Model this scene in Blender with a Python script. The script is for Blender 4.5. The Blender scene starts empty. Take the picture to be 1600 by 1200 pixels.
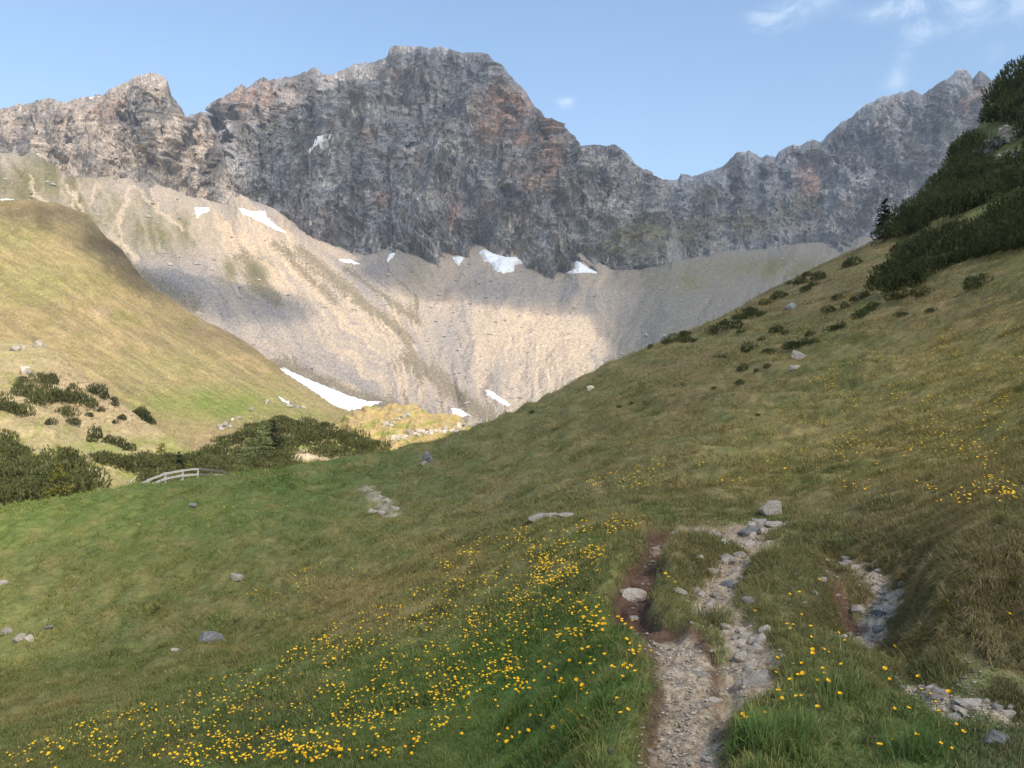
import bpy, math, random
import numpy as np
from mathutils import Vector

R = math.radians
sc = bpy.context.scene
rng = np.random.default_rng(7)
random.seed(7)
F = 1250.0                      # focal length of the lens, measured on a frame 1600 wide

# ------------------------------------------------------------------ camera, sky, sun, exposure
cam_d = bpy.data.cameras.new("camera"); cam = bpy.data.objects.new("camera", cam_d)
sc.collection.objects.link(cam)
cam_d.sensor_width = 36.0; cam_d.lens = 36.0 * F / 1600.0
cam_d.clip_start = 0.05; cam_d.clip_end = 30000
cam.location = (0, 0, 0); cam.rotation_euler = (R(90), 0, 0)
sc.camera = cam

SUN_EL = R(45); SUN_H = Vector((0.52, -0.85)).normalized()
SUN = Vector((SUN_H.x * math.cos(SUN_EL), SUN_H.y * math.cos(SUN_EL), math.sin(SUN_EL)))
sd = bpy.data.lights.new("sun", 'SUN'); sd.energy = 3.3; sd.angle = R(0.5); sd.color = (1.0, 0.92, 0.80)
so = bpy.data.objects.new("sun", sd); sc.collection.objects.link(so)
so.rotation_euler = SUN.to_track_quat('Z', 'Y').to_euler(); so.location = (0, 0, 1500)

sc.view_settings.view_transform = 'Standard'
try: sc.view_settings.look = 'None'
except Exception: pass
sc.view_settings.exposure = 0.72
sc.view_settings.gamma = 1.0
sc.cycles.max_bounces = 6; sc.cycles.diffuse_bounces = 3; sc.cycles.transparent_max_bounces = 12
sc.cycles.volume_bounces = 0

class NT:
    """small helper for building node trees"""
    def __init__(s, tree):
        s.t = tree; s.n = tree.nodes; s.l = tree.links
    def new(s, typ, ins=None, **props):
        nd = s.n.new(typ)
        for k, v in props.items(): setattr(nd, k, v)
        for k, v in (ins or {}).items():
            sock = nd.inputs[k]
            if isinstance(v, bpy.types.NodeSocket): s.l.new(v, sock)
            else: sock.default_value = v
        return nd
    def math(s, op, a, b=0.0, c=0.0, clamp=False):
        return s.new('ShaderNodeMath', {0: a, 1: b, 2: c}, operation=op, use_clamp=clamp).outputs[0]
    def mix(s, f, a, b, mode='MIX'):
        nd = s.new('ShaderNodeMix', data_type='RGBA', blend_type=mode)
        for k, v in ((0, f), (6, a), (7, b)):
            if isinstance(v, bpy.types.NodeSocket): s.l.new(v, nd.inputs[k])
            else: nd.inputs[k].default_value = v if not isinstance(v, tuple) or len(v) == 4 else (*v, 1)
        return nd.outputs[2]
    def noise(s, vec, scale, detail=4, rough=0.6, dist=0.0):
        return s.new('ShaderNodeTexNoise', {'Vector': vec, 'Scale': scale, 'Detail': detail, 'Roughness': rough, 'Distortion': dist}).outputs[0]
    def ramp(s, v, lo, hi, a=0.0, b=1.0):
        return s.new('ShaderNodeMapRange', {0: v, 1: lo, 2: hi, 3: a, 4: b}, interpolation_type='SMOOTHSTEP').outputs[0]

world = bpy.data.worlds.new("World"); sc.world = world; world.use_nodes = True
w = NT(world.node_tree); w.n.clear()
sky = w.new('ShaderNodeTexSky', sky_type='NISHITA', sun_disc=False, sun_elevation=SUN_EL,
            sun_rotation=math.atan2(SUN.x, SUN.y), altitude=800, air_density=1.4, dust_density=.7, ozone_density=2.6)
gen = w.new('ShaderNodeTexCoord').outputs['Generated']
sep = w.new('ShaderNodeSeparateXYZ', {0: gen})
# thin wisps of cloud high over the right hand ridge (world directions: x right, y ahead, z up)
wv = w.new('ShaderNodeMapping', {'Vector': gen, 'Scale': (9.0, 9.0, 16.0), 'Rotation': (0, R(14), 0)}).outputs[0]
n1 = w.noise(wv, 2.2, 12, 0.72, 0.9); n2 = w.noise(wv, 0.9, 3, 0.5)
def sky_blob(x, z, rx, rz):
    dx = w.math('DIVIDE', w.math('SUBTRACT', sep.outputs[0], x), rx)
    dz = w.math('DIVIDE', w.math('SUBTRACT', sep.outputs[2], z), rz)
    d = w.math('ADD', w.math('MULTIPLY', dx, dx), w.math('MULTIPLY', dz, dz))
    return w.math('EXPONENT', w.math('MULTIPLY', d, -1.0))
def skydir(px, py):
    v = Vector((px - 800, F, 600 - py)).normalized(); return v.x, v.z
m = None
for (px, py, rx, rz) in ((1265, 12, .055, .020), (1200, 30, .03, .016), (1400, 12, .07, .014), (1520, 22, .045, .025), (1590, 8, .03, .02),
                         (1435, 50, .02, .016), (1410, 105, .016, .03), (1562, 82, .014, .014), (881, 161, .012, .009)):
    x, z = skydir(px, py); b = sky_blob(x, z, rx, rz)
    m = b if m is None else w.math('MAXIMUM', m, b)
wisp = w.math('MULTIPLY', w.ramp(w.math('ADD', n1, w.math('MULTIPLY', m, 0.2)), 0.48, 0.88), w.ramp(w.math('MULTIPLY', m, w.ramp(n2, .3, .65)), 0.02, 0.9))
skycol = w.mix(w.math('MULTIPLY', wisp, 0.48), sky.outputs[0], (5.6, 6.2, 6.9, 1))
bg = w.new('ShaderNodeBackground', {0: skycol, 1: 0.135})
w.new('ShaderNodeOutputWorld', {0: bg.outputs[0]})

# ------------------------------------------------------------------ numpy noise
_perm = np.random.default_rng(3).permutation(256).astype(np.int64); _perm = np.concatenate([_perm, _perm, _perm])
_g = np.random.default_rng(5).normal(size=(256, 3)); _g /= np.linalg.norm(_g, axis=1)[:, None]
def perlin(x, y, z):
    x, y, z = np.broadcast_arrays(np.asarray(x, float), np.asarray(y, float), np.asarray(z, float))
    xi, yi, zi = np.floor(x).astype(np.int64), np.floor(y).astype(np.int64), np.floor(z).astype(np.int64)
    xf, yf, zf = x - xi, y - yi, z - zi
    xi &= 255; yi &= 255; zi &= 255
    u, v, t = (q * q * q * (q * (q * 6 - 15) + 10) for q in (xf, yf, zf))
    out = 0.0
    for a in (0, 1):
        for b in (0, 1):
            for c in (0, 1):
                h = _perm[_perm[_perm[(xi + a) & 255] + ((yi + b) & 255)] + ((zi + c) & 255)]
                g = _g[h]
                d = g[..., 0] * (xf - a) + g[..., 1] * (yf - b) + g[..., 2] * (zf - c)
                out = out + d * (u if a else 1 - u) * (v if b else 1 - v) * (t if c else 1 - t)
    return out * 1.5
def fbm(x, y, z, o=5, gain=0.5, lac=2.03):
    s, a, f = 0.0, 1.0, 1.0
    for i in range(o):
        s = s + a * perlin(x * f + i * 17.3, y * f + i * 9.1, z * f + i * 5.7); a *= gain; f *= lac
    return s
def ridged(x, y, z, o=5, gain=0.55, lac=2.1):
    s, a, f, wgt = 0.0, 1.0, 1.0, 1.0
    for i in range(o):
        r = 1 - np.abs(perlin(x * f + i * 31.7, y * f + i * 3.3, z * f + i * 11.9)) * 1.6
        r = np.clip(r, 0, 1) ** 2
        s = s + a * r * wgt; wgt = np.clip(r * 1.6, 0, 1); a *= gain; f *= lac
    return s
def sstep(a, b, x):
    t = np.clip((x - a) / (b - a), 0, 1); return t * t * (3 - 2 * t)
def lin(c):
    c = np.asarray(c, float) / 255.0
    return np.where(c <= 0.04045, c / 12.92, ((c + 0.055) / 1.055) ** 2.4)

# ------------------------------------------------------------------ object helpers
def link(o): sc.collection.objects.link(o); return o
def tag(o, label=None, cat=None, group=None, kind=None):
    if label: o["label"] = label
    if cat: o["category"] = cat
    if group: o["group"] = group
    if kind: o["kind"] = kind
    return o
def raw_mesh(name, V, faces, mat=None, col=None, smooth=False, nper=None):
    """V (n,3); faces (m,k) ints, all of the same k, or a list of such arrays"""
    if not isinstance(faces, list): faces = [faces]
    faces = [np.asarray(f, dtype=np.int32) for f in faces if len(f)]
    me = bpy.data.meshes.new(name)
    V = np.ascontiguousarray(V, dtype=np.float32)
    me.vertices.add(len(V)); me.vertices.foreach_set("co", V.ravel())
    idx = np.concatenate([f.ravel() for f in faces]); cnt = np.concatenate([np.full(len(f), f.shape[1]) for f in faces])
    st = np.concatenate([[0], np.cumsum(cnt)[:-1]]).astype(np.int32)
    me.loops.add(len(idx)); me.loops.foreach_set("vertex_index", idx)
    me.polygons.add(len(cnt)); me.polygons.foreach_set("loop_start", st)
    me.polygons.foreach_set("use_smooth", np.full(len(cnt), smooth, dtype=bool))
    if col is not None:
        a = me.attributes.new("Col", 'FLOAT_COLOR', 'POINT')
        c = np.ones((len(V), 4), np.float32); c[:, :col.shape[1]] = col
        a.data.foreach_set("color", c.ravel())
    me.update(calc_edges=True)
    if mat: me.materials.append(mat)
    return me
def mesh_obj(name, me, parent=None):
    o = bpy.data.objects.new(name, me); link(o)
    if parent: o.parent = parent
    return o
def empty(name, loc=(0, 0, 0)):
    o = bpy.data.objects.new(name, None); o.location = loc; o.empty_display_size = 0.2; return link(o)
def grid_faces(nr, nc):
    i = np.arange(nr * nc).reshape(nr, nc)
    return np.stack([i[:-1, :-1], i[:-1, 1:], i[1:, 1:], i[1:, :-1]], -1).reshape(-1, 4)
class Geo:
    """collects small pieces into one mesh"""
    def __init__(s): s.v = []; s.q = []; s.t = []; s.n = 0
    def add(s, V, q=None, t=None):
        V = np.asarray(V, float)
        if q is not None and len(q): s.q.append(np.asarray(q) + s.n)
        if t is not None and len(t): s.t.append(np.asarray(t) + s.n)
        s.v.append(V); s.n += len(V)
    def mesh(s, name, mat, smooth=False):
        f = []
        if s.q: f.append(np.concatenate(s.q))
        if s.t: f.append(np.concatenate(s.t))
        return raw_mesh(name, np.concatenate(s.v), f, mat, smooth=smooth)
    def tube(s, pts, radii, n=7):
        pts = [Vector(p) for p in pts]; rings = []
        for i, p in enumerate(pts):
            d = (pts[min(i + 1, len(pts) - 1)] - pts[max(i - 1, 0)]).normalized()
            a = d.orthogonal().normalized(); b = d.cross(a)
            rings += [p + (a * math.cos(k * 2 * math.pi / n) + b * math.sin(k * 2 * math.pi / n)) * radii[i] for k in range(n)]
        q = [(r * n + k, r * n + (k + 1) % n, (r + 1) * n + (k + 1) % n, (r + 1) * n + k) for r in range(len(pts) - 1) for k in range(n)]
        c0 = len(rings); rings += [pts[0], pts[-1]]; L = (len(pts) - 1) * n
        t = [(c0, (k + 1) % n, k) for k in range(n)] + [(c0 + 1, L + k, L + (k + 1) % n) for k in range(n)]
        s.add([tuple(r) for r in rings], q, t)
    def beam(s, a, b, wd, ht, wob=0.0):
        """a sawn plank from a to b with slightly uneven edges"""
        a, b = Vector(a), Vector(b); d = (b - a); n = 6
        side = Vector((d.y, -d.x, 0)).normalized(); up = side.cross(d).normalized(); up = up if up.z > 0 else -up
        V = []
        for i in range(n + 1):
            p = a + d * (i / n) + up * random.uniform(-wob, wob); k = 1 + random.uniform(-.12, .12) * (wob > 0)
            for (u, v) in ((-1, -1), (1, -1), (1, 1), (-1, 1)): V.append(tuple(p + side * u * wd / 2 + up * v * ht * k / 2))
        q = [(i * 4 + k, i * 4 + (k + 1) % 4, i * 4 + 4 + (k + 1) % 4, i * 4 + 4 + k) for i in range(n) for k in range(4)]
        q += [(3, 2, 1, 0), (n * 4, n * 4 + 1, n * 4 + 2, n * 4 + 3)]
        s.add(V, q)

# ------------------------------------------------------------------ materials
def new_mat(name):
    mt = bpy.data.materials.new(name); mt.use_nodes = True
    t = NT(mt.node_tree); t.n.clear(); return mt, t
def finish(t, col, rough=0.9, bump=None, bdist=0.05, bstr=0.6, spec=0.15):
    b = t.new('ShaderNodeBsdfPrincipled', {'Base Color': col, 'Roughness': rough})
    b.inputs['Specular IOR Level'].default_value = spec
    if bump is not None:
        bn = t.new('ShaderNodeBump', {'Height': bump, 'Distance': bdist, 'Strength': bstr})
        t.l.new(bn.outputs[0], b.inputs['Normal'])
    t.new('ShaderNodeOutputMaterial', {0: b.outputs[0]})
def attr_mat(name, scale, amt, rough=0.95, stretch=(1, 1, 1), rot=(0, 0, 0), bump=0.0, fine=None, fine_amt=0.0):
    """colour carried by the surface (rock type, turf, soil) broken up by noise in metres"""
    mt, t = new_mat(name)
    col = t.new('ShaderNodeAttribute', attribute_name="Col").outputs[0]
    pos = t.new('ShaderNodeNewGeometry').outputs['Position']
    v = t.new('ShaderNodeMapping', {'Vector': pos, 'Scale': stretch, 'Rotation': rot}).outputs[0]
    n = t.noise(v, scale, 6, 0.65)
    k = t.ramp(n, 0.3, 0.7, 1 - amt, 1 + amt)
    if fine:
        n2 = t.noise(v, fine, 4, 0.7); k = t.math('MULTIPLY', k, t.ramp(n2, 0.3, 0.7, 1 - fine_amt, 1 + fine_amt))
    kc = t.new('ShaderNodeCombineColor', {0: k, 1: k, 2: k}).outputs[0]
    c = t.mix(1.0, col, kc, 'MULTIPLY')
    finish(t, c, rough, n if bump else None, bump or 0.1, 0.7)
    return mt

M_ground = attr_mat("turf_and_soil", 3.0, 0.22, fine=60, fine_amt=0.30, bump=0.02)
M_hill = attr_mat("alpine_turf", 0.16, 0.18, fine=1.1, fine_amt=0.22, bump=0.8)
M_rock = attr_mat("limestone_cliff", 0.055, 0.22, stretch=(1, 1, .45), fine=0.30, fine_amt=0.52, bump=4.0)
M_scree = attr_mat("scree", 0.12, 0.10, fine=0.5, fine_amt=0.34, bump=1.6)

def stone_mat(name, a, b, c, sc_=9.0):
    mt, t = new_mat(name)
    pos = t.new('ShaderNodeTexCoord').outputs['Object']
    rnd = t.new('ShaderNodeObjectInfo').outputs['Random']
    off = t.new('ShaderNodeVectorMath', {0: pos, 1: t.new('ShaderNodeCombineXYZ', {0: t.math('MULTIPLY', rnd, 37.0), 1: rnd, 2: rnd}).outputs[0]}, operation='ADD').outputs[0]
    n = t.noise(off, sc_ * .25, 7, 0.68); n2 = t.noise(off, sc_, 5, 0.7)
    col = t.mix(t.ramp(n, 0.38, 0.62), a, b); col = t.mix(t.ramp(n2, 0.55, 0.72, 0, .8), col, c)
    kk = t.ramp(rnd, 0, 1, .75, 1.12); col = t.mix(1.0, col, t.new('ShaderNodeCombineColor', {0: kk, 1: kk, 2: kk}).outputs[0], 'MULTIPLY')
    finish(t, col, 0.85, t.math('ADD', n, t.math('MULTIPLY', n2, .6)), 0.12, 0.6)
    return mt
M_pale = stone_mat("pale_limestone", (.66, .56, .44, 1), (.48, .40, .31, 1), (.24, .19, .145, 1))
M_grey = stone_mat("grey_lichened_limestone", (.36, .305, .25, 1), (.50, .43, .35, 1), (.16, .135, .11, 1))
M_dark = stone_mat("dark_slaty_rock", (.20, .19, .18, 1), (.31, .29, .265, 1), (.11, .10, .09, 1))

def leaf_mat(name, attr=True, c0=(.05, .08, .02, 1), c1=(.09, .12, .03, 1), trans=0.25, scale=6.0):
    mt, t = new_mat(name)
    if attr:
        col = t.new('ShaderNodeAttribute', attribute_name="Col").outputs[0]
    else:
        rnd = t.new('ShaderNodeObjectInfo').outputs['Random']
        pos = t.new('ShaderNodeNewGeometry').outputs['Position']
        n = t.noise(pos, scale, 2, 0.5)
        ir = t.new('ShaderNodeNewGeometry').outputs['Random Per Island']
        f = t.math('ADD', t.math('MULTIPLY', t.ramp(n, .3, .7), .4), t.math('ADD', t.math('MULTIPLY', rnd, .38), t.math('MULTIPLY', ir, .35)))
        col = t.mix(f, c0, c1)
    d = t.new('ShaderNodeBsdfDiffuse', {0: col}); tr = t.new('ShaderNodeBsdfTranslucent', {0: col})
    mx = t.new('ShaderNodeMixShader', {0: trans, 1: d.outputs[0], 2: tr.outputs[0]})
    t.new('ShaderNodeOutputMaterial', {0: mx.outputs[0]})
    return mt
M_grass = leaf_mat("grass_blades", True, trans=0.3)
M_pine = leaf_mat("dwarf_pine_needles", False, (.052, .064, .020, 1), (.215, .215, .080, 1), 0.2, .9)
M_pine_shaded = leaf_mat("shaded_pine_needles", False, (.030, .040, .016, 1), (.120, .130, .050, 1), 0.18, .9)  # darker copy of the dwarf pine needles: right slope's shade put into the colour
M_spruce = leaf_mat("spruce_needles", False, (.016, .026, .012, 1), (.045, .060, .024, 1), 0.1, 1.5)
M_larch = leaf_mat("fresh_larch_needles", False, (.24, .30, .10, 1), (.42, .48, .20, 1), 0.35, 1.5)
M_yellowleaf = leaf_mat("yellow_green_leaves", False, (.20, .20, .03, 1), (.36, .34, .06, 1), 0.3, 1.5)

def plain(name, col, rough=0.8, scale=20, amt=.25, stretch=(1, 1, 1)):
    mt, t = new_mat(name)
    pos = t.new('ShaderNodeTexCoord').outputs['Object']
    v = t.new('ShaderNodeMapping', {'Vector': pos, 'Scale': stretch}).outputs[0]
    n = t.noise(v, scale, 5, 0.65)
    finish(t, t.mix(t.ramp(n, .3, .7), tuple(c * (1 - amt) for c in col[:3]) + (1,), tuple(min(1, c * (1 + amt)) for c in col[:3]) + (1,)), rough, n, 0.01, .5)
    return mt
M_bark = plain("bark", (.10, .075, .055), .95, 14, .4)
M_wood = plain("weathered_wood", (.56, .51, .44), .9, 9, .3, (1, 1, 8))
M_wood_dark = plain("dark_wood", (.20, .17, .145), .9, 9, .3, (1, 1, 8))  # darker tone for the posts and rails of the right hand section
M_snow = plain("old_snow", (.86, .85, .825), .7, .11, .12)
M_petal = plain("yellow_petals", (.90, .52, .015), .55, 90, .10)
M_petal_far = plain("yellow_petals_of_far_flowers", (.90, .51, .015), .55, 3, .12)
M_eye = plain("orange_flower_eye", (.62, .25, .01), .8, 200, .2)
M_stem = plain("green_stem", (.07, .12, .03), .8, 40, .2)

# ------------------------------------------------------------------ the near meadow and the right hand slope
CP = {  # for each direction (column of the view): (distance ahead, where the ground lies below or above eye level there)
 -800: [(3, 2100), (7, 1500), (12, 1300), (20, 1170), (30, 1080), (42, 990), (60, 1030), (90, 1060), (220, 1150)],
 -400: [(1.3, 2600), (3, 1850), (7, 1330), (12, 1180), (20, 1080), (30, 980), (42, 880), (60, 930), (90, 970), (220, 1050)],
 0: [(1.3, 2400), (3, 1640), (7, 1200), (10, 1130), (12, 1095), (20, 1000), (30, 890), (42, 797), (60, 850), (90, 900), (220, 980)],
 200: [(1.3, 2300), (3, 1540), (6.2, 1200), (9, 1105), (11, 1075), (14, 1030), (22, 920), (33, 832), (46, 764), (65, 815), (95, 860), (220, 930)],
 400: [(1.3, 2200), (3, 1440), (5.8, 1200), (8.5, 1070), (9.6, 1040), (11, 1025), (14, 985), (22, 880), (35, 790), (50, 738), (70, 780), (100, 820), (220, 880)],
 600: [(1.3, 2100), (3, 1350), (5.4, 1200), (7, 1080), (9, 965), (10, 942), (11.5, 930), (14, 905), (20, 850), (30, 790), (42, 742), (58, 705), (75, 735), (110, 770), (220, 820)],
 800: [(1.3, 2050), (2, 1560), (3.5, 1325), (5, 1170), (6.5, 1045), (8.5, 920), (10, 862), (11, 843), (12.3, 838), (14, 824), (18, 795), (30, 735), (45, 690), (64, 645), (85, 680), (120, 720), (220, 760)],
 950: [(1.3, 2050), (2.2, 1500), (3.3, 1235), (4.2, 1105), (5, 1015), (5.8, 945), (7, 872), (9, 820), (10.5, 808), (13, 795), (18, 740), (30, 672), (45, 622), (72, 570), (92, 600), (130, 640), (220, 690)],
 1080: [(1.3, 2100), (2.2, 1510), (3.4, 1188), (4, 1100), (5, 1000), (6.5, 908), (8.7, 830), (10, 808), (13, 778), (20, 690), (35, 610), (60, 545), (86, 515), (105, 540), (140, 570), (220, 620)],
 1200: [(2.2, 1510), (3.4, 1188), (4.2, 1075), (5, 1000), (6, 930), (7.4, 868), (9.5, 812), (10.8, 800), (13, 765), (20, 670), (35, 580), (60, 505), (95, 458), (115, 480), (150, 510), (220, 555)],
 1300: [(1.3, 2100), (2.2, 1500), (3.4, 1188), (4.2, 1070), (5, 995), (6, 928), (6.9, 885), (7.8, 852), (8.4, 832), (10, 795), (14, 728), (22, 640), (40, 530), (70, 450), (104, 408), (125, 425), (160, 450), (220, 490)],
 1400: [(2.2, 1500), (3.4, 1190), (4.2, 1075), (5, 1005), (5.8, 945), (6.3, 900), (6.8, 850), (8, 808), (10, 758), (15, 680), (25, 585), (45, 480), (75, 408), (112, 358), (140, 372), (180, 395), (220, 420)],
 1450: [(3.4, 1192), (4.2, 1078), (4.7, 1025), (5.1, 965), (5.5, 890), (6.3, 840), (8, 785), (12, 705), (20, 610), (32, 520), (50, 445), (80, 370), (115, 306), (150, 300), (220, 330)],
 1500: [(1.3, 2100), (2.2, 1510), (3.4, 1195), (4.1, 1085), (4.5, 1010), (4.9, 905), (5.3, 862), (6, 830), (8, 765), (12, 690), (20, 590), (32, 500), (50, 420), (80, 340), (115, 275), (140, 232), (165, 232), (220, 255)],
 1600: [(1.3, 2100), (2.2, 1520), (3.4, 1200), (4.0, 1095), (4.3, 1030), (4.7, 910), (5.1, 835), (6, 775), (8, 712), (12, 640), (20, 540), (32, 445), (50, 375), (80, 288), (115, 208), (150, 122), (175, 115), (220, 135)],
 1800: [(1.3, 2100), (3, 1260), (3.9, 1080), (4.5, 860), (5.1, 775), (6, 720), (8, 645), (12, 560), (20, 445), (40, 300), (80, 150), (150, -60), (220, -60)],
 2100: [(1.3, 2000), (3, 1200), (4.0, 900), (6, 660), (8, 570), (20, 300), (80, -20), (150, -250), (220, -250)],
 2400: [(1.3, 1950), (3, 1150), (4.0, 850), (8, 500), (20, 200), (80, -150), (150, -400), (220, -400)]}
_pts = np.array([(px / 100.0, math.log(Y) * 8.0, py) for px, L in CP.items() for Y, py in L])
def _U(d2): return 0.5 * d2 * np.log(d2 + 1e-12)
def _tps(P, vals, lam):
    n = len(P); d2 = ((P[:, None] - P[None]) ** 2).sum(-1)
    A = np.zeros((n + 3, n + 3)); A[:n, :n] = _U(d2) + lam * np.eye(n); A[:n, n] = 1; A[:n, n + 1:] = P; A[n:, :n] = A[:n, n:].T
    return np.linalg.solve(A, np.concatenate([vals, np.zeros(3)]))
_w = _tps(_pts[:, :2], _pts[:, 2], 0.15)
TPX = np.linspace(-800, 2400, 321); TV = np.linspace(math.log(1.25), math.log(220), 420)
_gx, _gv = np.meshgrid(TPX / 100.0, TV * 8.0)
_q = np.stack([_gx.ravel(), _gv.ravel()], 1)
TPY = np.concatenate([_U(((c[:, None] - _pts[None, :, :2]) ** 2).sum(-1)) @ _w[:len(_pts)] + _w[len(_pts)] + c @ _w[len(_pts) + 1:] for c in np.array_split(_q, 40)]).reshape(_gx.shape)
def base_z(x, y):
    y = np.maximum(y, 1.26); px = 800 + F * x / y
    a = np.clip((px - TPX[0]) / (TPX[1] - TPX[0]), 0, len(TPX) - 1.001); b = np.clip((np.log(y) - TV[0]) / (TV[1] - TV[0]), 0, len(TV) - 1.001)
    i, j = a.astype(int), b.astype(int); fa, fb = a - i, b - j
    py = (TPY[j, i] * (1 - fa) + TPY[j, i + 1] * fa) * (1 - fb) + (TPY[j + 1, i] * (1 - fa) + TPY[j + 1, i + 1] * fa) * fb
    return y * (600 - py) / F
_YS = np.exp(np.linspace(math.log(1.4), math.log(215), 900))
def place(px, py, zf=None):
    """where the line of sight through a pixel meets the ground -> (n,3)"""
    zf = zf or ground_z
    px = np.atleast_1d(np.asarray(px, float)); py = np.atleast_1d(np.asarray(py, float)); out = np.zeros((len(px), 3))
    for k in range(0, len(px), 400):
        sx, sy = px[k:k + 400, None], py[k:k + 400, None]
        X = (sx - 800) / F * _YS; Z = (600 - sy) / F * _YS
        G = zf(X, np.broadcast_to(_YS, X.shape)); d = Z - G
        hit = d <= 0; first = np.argmax(hit, 1); first[~hit.any(1)] = len(_YS) - 1; first = np.maximum(first, 1)
        r = np.arange(len(first)); d0, d1 = d[r, first - 1], d[r, first]
        f = np.clip(d0 / np.where(np.abs(d0 - d1) < 1e-9, 1e-9, d0 - d1), 0, 1)
        Y = _YS[first - 1] * (1 - f) + _YS[first] * f
        out[k:k + 400, 0] = (px[k:k + 400] - 800) / F * Y; out[k:k + 400, 1] = Y; out[k:k + 400, 2] = (600 - py[k:k + 400]) / F * Y
    return out
def P2(*pts): p = place([a for a, b in pts], [b for a, b in pts], base_z); return p[:, :2]
L_MAIN = P2((1048, 1330), (1058, 1240), (1066, 1180), (1074, 1120), (1076, 1070), (1068, 1020), (1050, 985))
L_BRANCH = P2((1165, 1075), (1175, 1035), (1165, 1000), (1145, 975), (1108, 948), (1122, 918), (1150, 890), (1190, 866), (1222, 852))
L_UPPER = P2((1205, 858), (1150, 838), (1172, 820), (1208, 812))
L_UPPER2 = P2((1050, 828), (1085, 826), (1130, 832))
L_TRENCH = P2((1045, 985), (1000, 960), (984, 925), (1002, 885), (1020, 850), (1032, 818))
L_GULLY = P2((1300, 862), (1345, 880), (1385, 903), (1392, 925), (1368, 955), (1345, 985))
L_GUL2 = P2((1425, 1065), (1470, 1085), (1520, 1100), (1560, 1105))
L_FAR = P2((572, 760), (588, 778), (605, 790), (622, 796))
L_BARE = P2((1290, 900), (1310, 930), (1325, 952))
C_MOUND1 = P2((1062, 880))[0]; C_MOUND1b = P2((1085, 865))[0]; C_MOUND2 = P2((1255, 905))[0]; C_MOUND3 = P2((1270, 880))[0]
def pdist(x, y, L):
    d = np.full(np.shape(x), 1e9)
    for (ax, ay), (bx, by) in zip(L[:-1], L[1:]):
        vx, vy = bx - ax, by - ay; t = np.clip(((x - ax) * vx + (y - ay) * vy) / (vx * vx + vy * vy + 1e-9), 0, 1)
        d = np.minimum(d, np.hypot(x - ax - t * vx, y - ay - t * vy))
    return d
def features(x, y):
    """hollows, hummocks and the bare places: height change, gravel, red soil, rubble"""
    wob = 0.06 * fbm(x * 5, y * 5, 0, 3)
    dm, db, du, dt = (pdist(x, y, L) + wob for L in (L_MAIN, L_BRANCH, L_UPPER, L_TRENCH))
    du = np.minimum(du, pdist(x, y, L_UPPER2) + wob)
    dg, dg2, df, dbr = (pdist(x, y, L) + 1.5 * wob for L in (L_GULLY, L_GUL2, L_FAR, L_BARE)); df = df + .5 * fbm(x * .9, y * .6, 3., 3)
    z = -(0.04 + 0.12 * (1 - sstep(3.7, 4.9, y))) * (1 - sstep(0.15, 0.34, dm)) - 0.06 * (1 - sstep(0.08, 0.26, db)) - 0.07 * (1 - sstep(0.15, 0.45, du)) \
        - (.05 + 0.18 * sstep(5.0, 5.9, y)) * (1 - sstep(0.07, 0.26, dt)) - 0.14 * (1 - sstep(0.10, 0.50, dg)) - 0.05 * (1 - sstep(0.08, 0.3, dg2)) - 0.12 * (1 - sstep(0.3, 1.0, df)) - 0.05 * (1 - sstep(.03, .12, dbr))
    g = lambda c, h, r: h * np.exp(-((x - c[0]) ** 2 + (y - c[1]) ** 2) / r ** 2)
    z = z + g(C_MOUND1, .10, .34) + g(C_MOUND1b, .12, .3) + g(C_MOUND2, .15, .6) + g(C_MOUND3, .08, .5)
    gravel = np.maximum.reduce([1 - sstep(.105, .185, dm), 1 - sstep(.10, .20, db), 1 - sstep(.16, .34, du)])
    soil = np.maximum.reduce([(1 - sstep(.19, .27, dm)) * .9, 1 - sstep(.12, .21, dt), 1 - sstep(.05, .12, dbr)])
    rubble = np.maximum.reduce([1 - sstep(.05, .22, dg), 1 - sstep(.02, .13, dg2), (1 - sstep(.0, .5, df)) * .75])
    return z, gravel, soil, rubble
def ground_z(x, y, fine=True):
    x = np.asarray(x, float); y = np.asarray(y, float); sh = x.shape; x = x.ravel(); y = y.ravel()
    z = base_z(x, y); nr = y < 12
    near = 1 - sstep(9, 16, y)
    if nr.any():
        dz = np.zeros_like(z); dz[nr] = features(x[nr], y[nr])[0]; z = z + dz
    dfar = pdist(x, y, L_FAR); z = z - 0.12 * (1 - sstep(.3, 1.0, dfar)) * (y > 12)
    z = z + near * (0.045 * fbm(x * 1.6, y * 1.6, 3.1, 3) + 0.022 * fbm(x * 6, y * 6, 7.7, 2))
    amp = sstep(8, 30, y)
    # terracettes: long low steps across the slope
    ph = z * 0.9 + 0.25 * x + 1.4 * fbm(x * .06, y * .05, 2.2, 3)
    z = z + sstep(6, 14, y) * (0.13 * fbm(x * 1.3 + .5 * y, y * .55, 6., 3) + .07 * fbm(x * 3, y * 1.6, 2., 2))
    z = z + amp * (0.16 * fbm(x * .35, y * .16, 5.0, 4) + 0.17 * np.sin(ph * 5.0) * (0.5 + perlin(x * .09, y * .07, 8.)) + 0.45 * fbm(x * .035, y * .03, 1.0, 3) * sstep(20, 60, y))
    return z.reshape(sh)

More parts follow.
